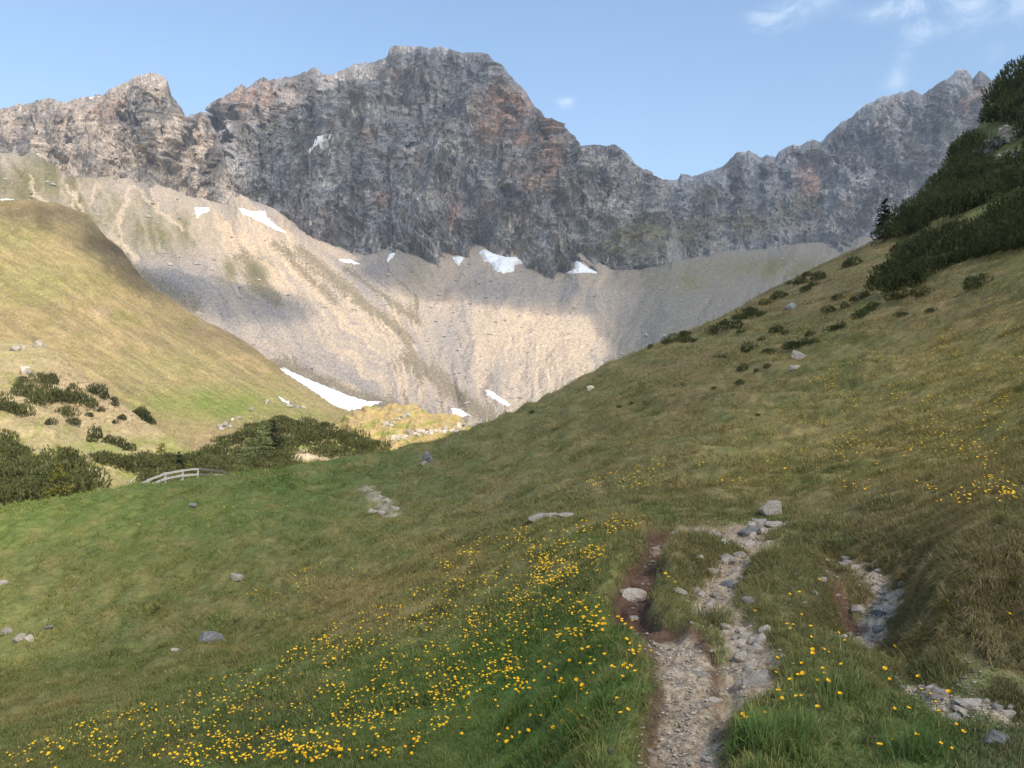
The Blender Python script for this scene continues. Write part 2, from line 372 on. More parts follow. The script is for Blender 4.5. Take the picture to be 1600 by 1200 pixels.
def splat(px, py, table, power=3.0, soft=60.0):
    """colour of the turf from a table of places and sRGB values, blended smoothly"""
    px = np.asarray(px); out = np.zeros(px.shape + (3,)); wt = np.zeros(px.shape)
    for (a, b, c) in table:
        k = 1.0 / ((px - a) ** 2 + (1.6 * (py - b)) ** 2 + soft ** 2) ** (power / 2)
        out += k[..., None] * lin(c); wt += k
    return out / wt[..., None]
TURF = [(0, 800, (104, 118, 48)), (150, 790, (98, 112, 46)), (300, 790, (92, 104, 44)), (100, 900, (104, 106, 52)), (0, 1000, (118, 120, 58)), (300, 950, (98, 98, 48)),
        (0, 1100, (98, 98, 50)), (500, 850, (92, 96, 46)), (450, 760, (80, 98, 38)), (600, 740, (80, 88, 44)), (700, 720, (84, 84, 46)), (800, 780, (92, 86, 54)), (900, 740, (94, 88, 52)),
        (1000, 650, (92, 86, 48)), (1100, 600, (98, 88, 54)), (1200, 700, (112, 104, 54)), (1400, 690, (112, 102, 54)), (1300, 560, (94, 92, 48)), (1500, 580, (116, 106, 54)), (1250, 450, (90, 80, 50)),
        (1450, 480, (102, 90, 54)), (1580, 400, (96, 92, 50)), (1600, 250, (80, 88, 42)), (700, 870, (106, 96, 54)), (560, 940, (120, 104, 62)), (600, 1050, (78, 94, 42)), (800, 1060, (66, 92, 36)), (400, 1150, (78, 90, 46)),
        (900, 1000, (62, 92, 33)), (850, 1150, (72, 92, 40)), (1300, 1100, (86, 94, 48)), (1500, 950, (104, 92, 64)), (1400, 830, (100, 88, 58)), (1200, 900, (90, 88, 52)), (1200, 1150, (74, 94, 42)), (1450, 1170, (70, 90, 40)),
        (900, 870, (84, 92, 46)), (1090, 870, (88, 84, 52)), (200, 1060, (96, 100, 52)), (850, 820, (96, 94, 50)), (1560, 1180, (78, 80, 52))]
TURF_GAIN = 2.05
def turf_col(x, y, z):
    px = 800 + F * x / y; py = 600 - F * z / y
    c = splat(px, py, TURF) * TURF_GAIN * (.80 + .20 * sstep(250, 800, px))[..., None]
    sc_ = 1.0 / np.maximum(y, 2.5)
    n = fbm(x * .5, y * .3, 4., 4) * .5 + fbm(px * .02, py * .035, 9., 4) * .6
    n = n + .55 * fbm(x * 1.5 + .7 * y, y * .45, 14., 4) * sstep(4, 12, y) + .3 * fbm(px * .045 + py * .06, py * .11, 3., 3)
    straw = lin((182, 156, 102)) * .95; green = lin((72, 98, 36)) * 1.3
    a = np.clip(n, 0, 1)[..., None] * .42; b = np.clip(-n, 0, 1)[..., None] * .55
    return (c * (1 - a - b) + straw * a + green * b) * np.array([1.0, .985, .95]) * .87 + (c.mean(-1, keepdims=True)) * .13

NU, NVV = 900, 860
UPX = np.concatenate([np.linspace(-780, -150, 90)[:-1], np.linspace(-150, 1750, 760), np.linspace(1750, 2380, 90)[1:]])
VY = np.exp(np.linspace(math.log(1.3), math.log(215), NVV))
GX = (UPX[None] - 800) / F * VY[:, None]; GY = np.broadcast_to(VY[:, None], GX.shape).copy()
GZ = ground_z(GX, GY)
_, g1, g2, g3 = features(GX.ravel(), GY.ravel())
_nearmask = (GY.ravel() < 12.5); g1 = g1 * _nearmask; g2 = g2 * _nearmask
g3 = np.where(_nearmask | (pdist(GX.ravel(), GY.ravel(), L_FAR) < 2), g3, 0)
gx, gy, gz = GX.ravel(), GY.ravel(), GZ.ravel()
gcol = turf_col(gx, gy, gz) * np.array([.86, .80, .80])
n = fbm(gx * 9, gy * 9, 0, 3)[:, None]; n2 = fbm(gx * 28, gy * 28, 3, 2)[:, None]
c_soil = lin((102, 78, 62)) * .85 * (1 + .35 * n + .3 * n2); c_grav = lin((168, 148, 122)) * .85 * (1 + .35 * n + .55 * n2); c_rub = lin((172, 154, 130)) * (1 + .5 * n + .5 * n2)
gcol = gcol * (1 - g3[:, None]) + c_rub * g3[:, None]
gcol = gcol * (1 - g2[:, None]) + c_soil * g2[:, None]
gcol = gcol * (1 - g1[:, None]) + c_grav * g1[:, None]
# roughness of the bare ground
bare = np.clip(g1 + g2 + g3, 0, 1) * (gy < 14)
gz2 = gz + bare * (0.012 * fbm(gx * 22, gy * 22, 1, 2) + 0.02 * fbm(gx * 7, gy * 7, 4, 2))
gme = raw_mesh("meadow", np.stack([gx, gy, gz2], 1), grid_faces(*GX.shape), M_ground, np.clip(gcol, .01, .9), smooth=True)
tag(mesh_obj("meadow_ground", gme), kind="structure")

# ------------------------------------------------------------------ far terrain: lofted sheets
class Sheet:
    def __init__(s, curves, px0, px1, step, rows, smooth_k=True):
        s.px = np.arange(px0, px1 + .1, step); K = []
        for c in curves:
            c = np.array(c, float); K.append(np.stack([np.interp(s.px, c[:, 0], c[:, 1]), np.interp(s.px, c[:, 0], c[:, 2])]))
        out = []
        for k in range(len(K) - 1):
            p0, p1, p2, p3 = K[max(k - 1, 0)], K[k], K[k + 1], K[min(k + 2, len(K) - 1)]
            for t in np.arange(rows[k]) / rows[k]:
                if smooth_k:
                    m1 = (p2 - p0) * .5; m2 = (p3 - p1) * .5
                    h = (2 * t**3 - 3 * t**2 + 1) * p1 + (t**3 - 2 * t**2 + t) * m1 + (-2 * t**3 + 3 * t**2) * p2 + (t**3 - t**2) * m2
                else: h = p1 * (1 - t) + p2 * t
                out.append(h)
        out.append(K[-1]); A = np.array(out)
        s.py, s.Y = A[:, 0], A[:, 1]; s.PX = np.broadcast_to(s.px, s.py.shape)
        s.x = (s.PX - 800) / F * s.Y; s.y = s.Y.copy(); s.z = (600 - s.py) / F * s.Y
    def normals(s):
        P = np.stack([s.x, s.y, s.z], -1); a = np.gradient(P, axis=0); b = np.gradient(P, axis=1)
        n = np.cross(b, a); n /= np.linalg.norm(n, axis=-1)[..., None] + 1e-9
        return np.where(n[..., 1:2] > 0.6, -n, n)
    def push(s, d, n=None):
        n = s.normals() if n is None else n
        s.x = s.x + n[..., 0] * d; s.y = s.y + n[..., 1] * d; s.z = s.z + n[..., 2] * d
    def view(s):
        return 800 + F * s.x / s.y, 600 - F * s.z / s.y
    def build(s, name, mat, col, smooth=False):
        V = np.stack([s.x, s.y, s.z], -1).reshape(-1, 3)
        o = mesh_obj(name, raw_mesh(name, V, grid_faces(*s.x.shape), mat, np.clip(col.reshape(-1, 3), .005, .9), smooth=smooth))
        return tag(o, kind="structure")
    def at(s, px, py):
        """the nearest point of the sheet that shows at that pixel"""
        vx, vy = s.view(); j = int(np.clip(np.argmin(np.abs(s.px - px)), 0, len(s.px) - 1)); col = vy[:, j]
        best, ymin = None, 1e9
        for i in range(len(col) - 1):
            if (col[i] - py) * (col[i + 1] - py) <= 0:
                t = (col[i] - py) / (col[i] - col[i + 1] + 1e-9); best = i + t; break
        if best is None: best = float(np.argmin(np.abs(col - py)))
        i = int(min(best, len(col) - 2)); t = best - i
        f = lambda a: a[i, j] * (1 - t) + a[i + 1, j] * t
        return np.array([f(s.x), f(s.y), f(s.z)])
def withY(pts, Y):
    """give the points of a drawn line their distances (a number, or (column, distance) pairs)"""
    if isinstance(Y, (int, float)): return [(a, b, Y) for a, b in pts]
    Y = np.array(Y, float); return [(a, b, float(np.interp(a, Y[:, 0], Y[:, 1]))) for a, b in pts]
def jag(pts, amp, step=2.0, sd=0.0, base=0.0):
    p = np.array(pts, float); px = np.arange(p[0, 0], p[-1, 0] + .1, step)
    py = np.interp(px, p[:, 0], p[:, 1]) - base + amp * (fbm(px / 14, sd, 0, 4, .65))
    return list(zip(px, py))
def shift(pts, dpy, dY): return [(a, b + dpy, c + dY) for a, b, c in pts]
def blobs(px, py, L):
    m = 0.0
    for (a, b, rx, ry, k) in L: m = np.maximum(m, k * np.exp(-((px - a) / rx) ** 2 - ((py - b) / ry) ** 2))
    return m
def mixc(c, d, m): return c * (1 - m[..., None]) + np.asarray(d) * m[..., None]

def cliff(name, curves, px0, px1, rows, seed, orange=(), pale=(), green=(), amp=1.0, tone=(150, 143, 136), dip=0.0):
    s = Sheet(curves, px0, px1, 1.0, rows); nm = s.normals()
    k = s.Y / 1800.0
    u = s.x + dip * s.z; v = s.z - dip * s.x
    edge = np.ones_like(s.x)
    nlast = rows[-1]; r = np.arange(s.x.shape[0])[:, None]
    edge = 1 - 0.88 * sstep(s.x.shape[0] - nlast - 55, s.x.shape[0] - nlast, r)
    wx = 26 * fbm(s.x / 160, s.z / 160, seed, 3); wz = 26 * fbm(s.x / 160, s.z / 160, seed + 7, 3)
    u = u + wx; v = v + wz
    b1 = ridged(u / 190 + seed, s.y / 400, v / 620, 3); b2 = ridged(u / 70 + .5 * v / 70 + seed, s.y / 120, v / 120, 4); b3 = ridged(u / 20, s.y / 40 + seed, v / 46, 4)
    led = fbm(u / 110, seed, (v + .35 * u) / 22, 4); fa = perlin(u / 34 + seed, 1.5, v / 44); fa = np.abs(fa)
    endt = sstep(px1 - 75, px1 - 15, s.PX) if name == 'mountain_peak' else sstep(px1 - 40, px1 - 8, s.PX) if name == 'mountain_west' else 0.0
    foot = sstep(0, 40, r) * .8 + .2; edge = edge * (1 - .9 * endt)
    hn = nm * np.array([1, 1, .45]); ray = -np.stack([s.x, s.y, s.z], -1) / s.y[..., None] * np.abs(nm[..., 1:2]); e_ = np.clip(edge, 0, 1)[..., None] ** 2; hn = hn * e_ + ray * (1 - e_)
    s.push((amp * (72 * (b1 - .8) + 24 * (b2 - .8)) * edge * foot + 9.5 * (b3 - .8) * (1 - .8 * endt) * (.3 + .7 * edge) + 2.2 * led * foot - 9 * fa * foot * edge), hn)
    vx, vy = s.view()
    jx = vx + 9 * fbm(vx / 24, vy / 24, seed + 3, 3); jy = vy + 9 * fbm(vx / 24, vy / 24, seed + 4, 3)
    jx2 = vx + 5 * fbm(vx / 30, vy / 30, seed + 3, 2); st = fbm(jx2 / 4.5 + seed, vy / 30, 1., 4); big = fbm(jx / 62, jy / 70, seed, 4); sm = fbm(jx / 6, jy / 7, seed + 2, 5, .65)
    dg = fbm((jx + .7 * jy) / 5, (jy - .7 * jx) / 26, seed + 6, 4); crk = np.minimum(np.abs(fbm(jx / 15, jy / 22, seed + 1, 4)), np.abs(fbm((jx + jy) / 30, (jy - jx) / 16, seed + 8, 4)) * 1.2)
    P_ = np.clip(blobs(vx, vy, pale), 0, 1); bv = fbm(jx / 26 + seed, jy / 95, seed + 9, 4); zone = np.clip(sstep(-.05, .45, fbm(jx / 55, jy / 45, seed + 12, 3)) * .8 + P_, 0, 1)
    c = np.broadcast_to(lin(tone), vx.shape + (3,)).copy()
    c = mixc(c, lin((150, 130, 112)), sstep(.1, .7, fbm(jx / 40, jy / 30, seed + 5, 4)) * .4)
    c = mixc(c, lin((97, 93, 89)), sstep(-.30, .35, .55 * big + .75 * bv + .35 * sm + .3 * dg) * (.88 - .5 * P_))
    c = mixc(c, lin((186, 178, 168)), sstep(.15, .8, 1.15 * st + .35 * sm + .5 * P_) * zone * .95)
    c = mixc(c, lin((178, 134, 108)), np.clip(blobs(jx, jy, orange) * (.9 + 1.3 * st + .9 * sm), 0, .62))
    c = mixc(c, lin((118, 110, 80)), np.clip(blobs(jx, jy, green) * (1.0 + 1.2 * sm + big), 0, .7) * sstep(.6, .9, nm[..., 2] + .55))
    c = mixc(c, lin((58, 57, 62)), (1 - sstep(.01, .07, crk)) * .6)
    c *= (1 + .26 * sm + .14 * perlin(vx / 2.1, vy / 2.3, seed))[..., None]
    s.build(name, M_rock, c)
    return s

# left mountain
r_left = [(-250, 238), (-100, 195), (0, 170), (30, 163), (50, 160), (75, 154), (100, 160), (130, 153), (160, 148), (180, 137), (205, 126), (215, 121), (235, 117), (252, 121), (262, 128), (268, 150), (280, 166), (290, 182), (300, 184),
          (312, 178), (325, 184), (338, 205), (350, 240), (359, 280), (370, 305), (384, 318)]
b_left = [(-250, 275), (0, 258), (60, 264), (100, 295), (150, 306), (205, 300), (250, 318), (300, 334), (345, 332), (384, 322)]
rl = withY(jag(r_left, 3.5, sd=1.3), [(-250, 1560), (230, 1620), (384, 1530)])
bl = withY(b_left, [(-250, 1230), (290, 1330), (345, 1450), (384, 1500)])
mid = [(a, .5 * b + .5 * np.interp(a, [p[0] for p in bl], [p[1] for p in bl]) + 4, .45 * c + .55 * np.interp(a, [p[0] for p in bl], [p[2] for p in bl])) for a, b, c in rl]
S_left = cliff("mountain_west", [[(a, b + float(np.interp(a, [260, 335], [25, 18])), c + float(np.interp(a, [250, 330], [-10, 130]))) for a, b, c in bl], bl, mid, rl, shift(rl, 30, 90)], -250, 384, [16, 80, 90, 24], 1.7,
               orange=[(160, 175, 30, 12, .3), (370, 140, 20, 20, .5), (180, 160, 20, 10, .4)], pale=[(60, 180, 60, 25, .35), (150, 260, 100, 40, .25)], amp=.85, tone=(168, 152, 136), dip=.25)
# main peak
r_main = [(270, 220), (285, 195), (300, 181), (315, 175), (330, 174), (345, 172), (355, 165), (362, 146), (368, 136), (378, 131), (386, 137), (395, 133), (405, 124), (413, 119), (421, 127), (435, 124), (455, 120), (470, 117), (485, 109), (495, 106),
          (502, 117), (520, 117), (530, 111), (545, 105), (560, 101), (575, 99), (590, 96), (605, 89), (610, 76), (618, 71), (630, 72), (645, 75), (655, 73), (670, 76), (690, 75), (705, 79), (720, 83), (735, 85), (750, 81), (765, 87), (775, 101),
          (788, 109), (800, 123), (815, 136), (825, 151), (835, 166), (845, 173), (855, 188), (862, 184), (870, 192), (880, 196), (890, 207), (898, 212), (905, 227), (915, 229), (930, 225), (945, 227), (960, 227), (975, 235), (985, 246), (995, 259),
          (1008, 265), (1020, 270), (1026, 285), (1040, 312), (1056, 355), (1074, 400), (1092, 430)]
b_main = [(270, 335), (340, 338), (380, 334), (430, 354), (460, 374), (500, 398), (545, 409), (570, 413), (610, 405), (650, 408), (700, 408), (730, 410), (760, 408), (800, 412), (830, 424), (860, 432), (890, 428), (920, 426), (960, 436), (1000, 437), (1070, 434), (1092, 432)]
rm = withY(jag(r_main, 3.0, sd=4.1), [(270, 1780), (640, 2080), (850, 1980), (1020, 1900), (1092, 1890)])
bm_ = withY(b_main, [(270, 1480), (640, 1560), (980, 1630), (1092, 1850)])
def midc(a_, b_, fp, fy, d=0):
    xs = [p[0] for p in b_]; return [(a, fp * b + (1 - fp) * np.interp(a, xs, [p[1] for p in b_]) + d, fy * c + (1 - fy) * np.interp(a, xs, [p[2] for p in b_])) for a, b, c in a_]
S_main = cliff("mountain_peak", [[(a, b + float(np.interp(a, [850, 960, 1050], [42, 26, 2])), c) for a, b, c in bm_], bm_, midc(rm, bm_, .36, .18), midc(rm, bm_, .68, .52), rm, shift(rm, 40, 140)], 270, 1092, [16, 120, 110, 110, 30], 4.4,
               orange=[(790, 165, 40, 26, .75), (765, 200, 22, 18, .7), (862, 192, 10, 16, .9), (862, 245, 16, 40, .75), (838, 285, 26, 16, .5), (815, 215, 14, 10, .7), (595, 310, 10, 10, .6), (710, 330, 8, 25, .4), (395, 150, 40, 25, .45), (625, 110, 14, 10, .35), (575, 215, 10, 8, .4)],
               pale=[(570, 180, 26, 22, .8), (718, 235, 26, 55, .7), (650, 300, 60, 35, .5), (520, 250, 30, 50, .5), (805, 360, 16, 30, .7), (590, 385, 30, 20, .6), (700, 380, 50, 25, .4), (960, 260, 50, 30, .6), (950, 320, 40, 20, .6), (860, 400, 40, 25, .5), (540, 120, 40, 18, .6), (480, 330, 20, 25, .5)],
               green=[(990, 375, 70, 25, .7), (430, 200, 50, 20, .3)], tone=(146, 141, 137))
# right ridge
r_right = [(960, 300), (1000, 284), (1020, 280), (1040, 281), (1060, 281), (1063, 273), (1072, 271), (1080, 276), (1095, 271), (1110, 265), (1130, 259), (1140, 250), (1150, 240), (1160, 236), (1172, 236), (1182, 243), (1190, 247), (1200, 242), (1212, 246), (1217, 239),
           (1230, 230), (1240, 225), (1250, 228), (1260, 222), (1270, 218), (1285, 222), (1292, 211), (1300, 205), (1315, 191), (1330, 185), (1345, 171), (1350, 166), (1365, 160), (1375, 154), (1400, 149), (1425, 143), (1440, 148), (1455, 140), (1470, 130), (1485, 120),
           (1495, 112), (1505, 107), (1512, 112), (1520, 125), (1530, 114), (1540, 118), (1550, 127), (1562, 119), (1575, 127), (1620, 150), (1720, 190)]
b_right = [(960, 437), (1050, 424), (1100, 418), (1200, 408), (1270, 400), (1330, 396), (1420, 390), (1720, 380)]
rr = withY(jag(r_right, 2.6, sd=7.7), [(960, 2350), (1300, 2500), (1720, 2600)])
br = withY(b_right, [(960, 1900), (1300, 2000), (1720, 2100)])
S_right = cliff("mountain_ridge", [shift(br, 25, -30), br, midc(rr, br, .35, .35, -6), midc(rr, br, .62, .6), rr, shift(rr, 40, 150)], 960, 1720, [14, 70, 90, 90, 24], 9.2,
                orange=[(1268, 285, 14, 26, .8), (1250, 275, 12, 20, .5), (1530, 150, 10, 18, .6), (1512, 165, 8, 12, .6)], pale=[(1285, 275, 36, 32, 1.0), (1310, 320, 20, 18, .6), (1240, 400, 120, 14, .2), (1360, 170, 20, 20, .4), (1020, 400, 40, 20, .3)],
                green=[(1060, 365, 90, 22, .9), (1200, 345, 90, 16, .9), (1250, 325, 40, 14, .8), (1120, 300, 30, 10, .4)], amp=.8, tone=(150, 147, 146))

# scree fans below the cliffs
s_top = [(-250, 262), (0, 246), (40, 250), (70, 256), (110, 283), (150, 293), (205, 286), (250, 303), (300, 320), (345, 328), (375, 316), (395, 326), (430, 343), (460, 363), (500, 388), (545, 402), (570, 407), (590, 403), (612, 392), (640, 398), (700, 400), (730, 398), (760, 392), (790, 396),
         (815, 410), (850, 424), (880, 422), (905, 405), (925, 416), (960, 430), (1000, 430), (1050, 418), (1100, 411), (1200, 401), (1270, 391), (1330, 386), (1420, 380)]
yt = [(-250, 1215), (100, 1260), (300, 1350), (420, 1420), (640, 1580), (900, 1630), (1040, 1650), (1110, 1760), (1200, 1960), (1420, 2050)]
s_m1 = [(-250, 330), (0, 300), (100, 330), (200, 370), (300, 400), (400, 425), (500, 455), (600, 480), (700, 490), (800, 490), (900, 490), (1000, 500), (1100, 490), (1300, 470), (1420, 460)]
ym1 = [(-250, 1080), (100, 1120), (300, 1180), (500, 1270), (700, 1330), (900, 1400), (1100, 1560), (1420, 1650)]
s_m2 = [(-250, 420), (0, 390), (100, 420), (200, 455), (300, 500), (400, 535), (500, 575), (600, 600), (700, 610), (800, 600), (900, 590), (1000, 590), (1100, 580), (1420, 560)]
ym2 = [(-250, 930), (100, 960), (300, 980), (500, 1020), (700, 1090), (900, 1150), (1100, 1200), (1420, 1250)]
s_m3 = [(-250, 520), (100, 500), (200, 530), (300, 580), (400, 605), (500, 632), (560, 645), (620, 650), (680, 655), (740, 668), (800, 680), (900, 690), (1420, 700)]
ym3 = [(-250, 820), (100, 830), (300, 800), (500, 830), (700, 880), (900, 900), (1420, 950)]
S_scree = Sheet([withY([(a, b + 80) for a, b in s_m3], 560), withY(s_m3, ym3), withY(s_m2, ym2), withY(s_m1, ym1), withY(s_top, yt), shift(withY(s_top, yt), -12, 60)], -250, 1420, 1.0, [20, 90, 130, 130, 10])
s = S_scree; vx, vy = s.view(); nm = s.normals()
# fall line coordinate: the fans run down to the right on the left side, to the left on the right side
fall = np.interp(s.px, [-250, 100, 300, 420, 600, 700, 760, 900, 1100, 1420], [.1, .25, .55, .75, .85, .45, .05, -.15, -.5, -.6])[None, :]
uu = vx - fall * (vy - 420) * 1.0
uu = uu + 26 * fbm(vx / 90, vy / 70, 11., 4)
rough = .35 + .65 * sstep(-.1, .5, fbm(vx / 80, vy / 70, 12., 3))
s.push(3.2 * fbm(uu / 26, vy / 120, 2., 4) * rough + 9 * fbm(uu / 90, vy / 160, 6., 3) + 1.1 * fbm(vx / 6, vy / 4, 3., 3) + 4 * fbm(vx / 40, vy / 25, 13., 3) - 6 * blobs(vx, vy, [(1000, 470, 60, 40, 1)]), nm)
vx, vy = s.view(); uu = vx - fall * (vy - 420) + 22 * fbm(vx / 80, vy / 60, 11., 4)
st = fbm(uu / 10, vy / 130, 1., 5) * rough * 1.4; st2 = fbm(uu / 30, vy / 130, 3., 5); gr = fbm(vx / 3, vy / 2.5, 5., 3)
c = np.broadcast_to(lin((186, 168, 148)), vx.shape + (3,)).copy()
c = mixc(c, lin((158, 148, 140)), sstep(-.1, .5, st2))
c = mixc(c, lin((214, 190, 160)), sstep(.1, .55, st) * .75)
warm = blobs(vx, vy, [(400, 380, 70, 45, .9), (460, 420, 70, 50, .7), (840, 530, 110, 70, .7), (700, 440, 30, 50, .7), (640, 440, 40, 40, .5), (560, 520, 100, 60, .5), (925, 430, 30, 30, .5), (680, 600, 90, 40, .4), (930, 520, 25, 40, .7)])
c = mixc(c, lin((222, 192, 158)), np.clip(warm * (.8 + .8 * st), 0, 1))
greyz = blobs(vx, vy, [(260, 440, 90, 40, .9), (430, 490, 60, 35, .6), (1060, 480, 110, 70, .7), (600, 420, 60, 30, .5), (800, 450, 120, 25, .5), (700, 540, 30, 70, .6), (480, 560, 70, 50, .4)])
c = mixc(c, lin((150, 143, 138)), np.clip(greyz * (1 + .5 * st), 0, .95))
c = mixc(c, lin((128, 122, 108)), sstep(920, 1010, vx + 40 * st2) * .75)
turf = lin((124, 116, 70))
g = blobs(vx, vy, [(60, 285, 90, 40, 1.), (150, 330, 80, 34, .9), (250, 360, 70, 34, .8), (-100, 320, 150, 90, 1.), (400, 430, 18, 26, .8), (360, 420, 14, 22, .5), (1050, 440, 80, 14, .5), (1200, 420, 110, 16, .8), (650, 430, 26, 24, .3)])
gl = np.zeros_like(vx)
for (x0, y0, x1, y1, wd) in ((470, 390, 640, 530, 9), (430, 380, 520, 470, 7), (540, 420, 650, 500, 6), (640, 560, 760, 650, 14), (330, 560, 560, 650, 16), (240, 470, 420, 590, 13), (440, 575, 620, 640, 16), (380, 400, 430, 470, 9), (150, 380, 300, 480, 10)):
    t = np.clip(((vx - x0) * (x1 - x0) + (vy - y0) * (y1 - y0)) / ((x1 - x0) ** 2 + (y1 - y0) ** 2), 0, 1)
    d = np.hypot(vx - x0 - t * (x1 - x0), vy - y0 - t * (y1 - y0)); gl = np.maximum(gl, 1 - sstep(wd * .4, wd * 1.5, d * (1 + 1.1 * st2) + 7 * gr + 4 * st))
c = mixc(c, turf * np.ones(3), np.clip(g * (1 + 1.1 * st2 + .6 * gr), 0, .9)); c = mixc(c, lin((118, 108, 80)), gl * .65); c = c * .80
# pale runnels washed out of the turf on the left
for L in (((105, 290), (125, 320), (140, 350)), ((205, 292), (190, 330), (185, 350), (195, 385), (215, 405)), ((150, 290), (145, 310), (140, 320)), ((45, 275), (55, 305), (70, 315)), ((215, 295), (250, 330), (290, 360)), ((118, 300), (112, 320), (120, 345))):
    for (x0, y0), (x1, y1) in zip(L[:-1], L[1:]):
        wx_ = vx + 7 * fbm(vx / 16, vy / 16, 31., 3)
        t = np.clip(((wx_ - x0) * (x1 - x0) + (vy - y0) * (y1 - y0)) / ((x1 - x0) ** 2 + (y1 - y0) ** 2), 0, 1)
        d = np.hypot(wx_ - x0 - t * (x1 - x0), vy - y0 - t * (y1 - y0)); c = mixc(c, lin((196, 174, 146)), (1 - sstep(1., 4.5, d + 3.5 * gr)) * .7)
spk = perlin(vx / 1.6, vy / 1.4, 2.); c *= (1 + .24 * gr + .22 * spk)[..., None]
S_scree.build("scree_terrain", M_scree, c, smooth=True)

# golden hillside on the left of the valley
hB = [withY([(-250, 800), (0, 770), (150, 750), (300, 715), (400, 705), (520, 710), (660, 740)], [(-250, 200), (300, 230), (660, 300)]),
      withY([(-250, 640), (0, 600), (150, 622), (300, 645), (400, 655), (500, 660), (560, 652), (660, 672)], [(-250, 260), (0, 300), (300, 340), (400, 375), (500, 430), (660, 480)]),
      withY([(-250, 470), (0, 462), (100, 480), (150, 505), (300, 575), (400, 612), (480, 634), (540, 645), (660, 668)], [(-250, 360), (0, 400), (300, 450), (480, 500), (660, 530)])]
crestB = withY([(-250, 285), (0, 318), (45, 319), (90, 324), (130, 341), (160, 366), (190, 396), (220, 430), (250, 456), (290, 485), (330, 508), (380, 536), (430, 570), (480, 607), (520, 632), (545, 642), (600, 658), (660, 672)], [(-250, 500), (0, 520), (220, 570), (480, 600), (660, 580)])
S_hill = Sheet(hB + [crestB, shift(crestB, 30, 60)], -250, 660, 1.0, [40, 110, 130, 20])
s = S_hill; vx, vy = s.view(); uu = vx - 1.55 * (vy - 500); nm = s.normals()
s.push(.8 * fbm(vy / 9 - vx * .07, vx / 140, 1., 4) + 2.2 * fbm((vy - .62 * vx) / 50, (vx + vy) / 260, 4., 4) + 2.0 * fbm(uu / 60, vy / 60, 4., 4) + .12 * fbm(vx / 3, vy / 3, 3., 3), nm)
vx, vy = s.view()
strk = fbm((vy - .62 * vx) / 7, (vx + vy) / 150, 2., 5); pt = fbm(vx / 45, vy / 30, 7., 4); gr = fbm(vx / 3.5, vy / 2.5, 1., 3)
c = np.broadcast_to(lin((184, 160, 112)), vx.shape + (3,)).copy()
c = mixc(c, lin((188, 160, 112)), sstep(-.1, .5, strk)); c = mixc(c, lin((150, 132, 92)), sstep(.1, .6, fbm((vy - .62 * vx) / 26, (vx + vy) / 220, 21., 5)) * .7)
c = mixc(c, lin((146, 140, 74)), sstep(.15, .7, strk * .6 - pt) * .45)
gm = blobs(vx, vy, [(330, 630, 110, 28, .9), (420, 640, 70, 14, .7), (60, 440, 110, 34, .3), (250, 570, 100, 22, .25), (20, 370, 60, 24, .35), (480, 650, 60, 10, .6)])
c = mixc(c, lin((142, 152, 70)), np.clip(gm * (1 + .8 * pt), 0, .9))
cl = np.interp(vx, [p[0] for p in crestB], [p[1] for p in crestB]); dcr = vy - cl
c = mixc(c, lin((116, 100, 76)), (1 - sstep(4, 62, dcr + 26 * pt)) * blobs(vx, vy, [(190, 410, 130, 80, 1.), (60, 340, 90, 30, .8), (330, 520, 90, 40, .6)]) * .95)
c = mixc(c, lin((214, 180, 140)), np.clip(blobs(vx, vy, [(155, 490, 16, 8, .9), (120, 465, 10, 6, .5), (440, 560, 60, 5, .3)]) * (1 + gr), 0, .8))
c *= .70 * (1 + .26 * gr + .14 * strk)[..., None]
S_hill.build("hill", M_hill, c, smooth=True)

# knolls on the valley floor
crK = withY([(470, 690), (520, 660), (560, 643), (590, 630), (612, 628), (640, 637), (680, 646), (720, 652), (760, 668), (820, 690)], [(470, 430), (590, 520), (820, 560)])
S_knoll = Sheet([withY([(470, 770), (820, 790)], 190), withY([(470, 725), (540, 715), (600, 708), (700, 712), (820, 740)], 290), withY([(470, 700), (520, 680), (560, 668), (600, 668), (640, 672), (700, 675), (760, 690), (820, 710)], 370), crK, shift(crK, 35, 60)], 470, 820, 1.0, [25, 50, 60, 20])
s = S_knoll; vx, vy = s.view(); nm = s.normals()
s.push(5 * fbm(vx / 48, vy / 20, 3., 3) + 1.2 * fbm(vx / 14, vy / 7, 5., 3) + .3 * fbm(vx / 4, vy / 3, 8., 3), nm)
vx, vy = s.view(); pt = fbm(vx / 30, vy / 12, 7., 4); gr = fbm(vx / 3.5, vy / 2.5, 1., 3)
c = np.broadcast_to(lin((184, 156, 100)), vx.shape + (3,)).copy(); c = mixc(c, lin((142, 142, 70)), sstep(0., .5, pt) * .8); c = mixc(c, lin((166, 150, 116)), sstep(.1, .6, -pt) * .5)
S_knoll.build("knoll_terrain", M_hill, c * (1 + .25 * gr)[..., None], smooth=True)

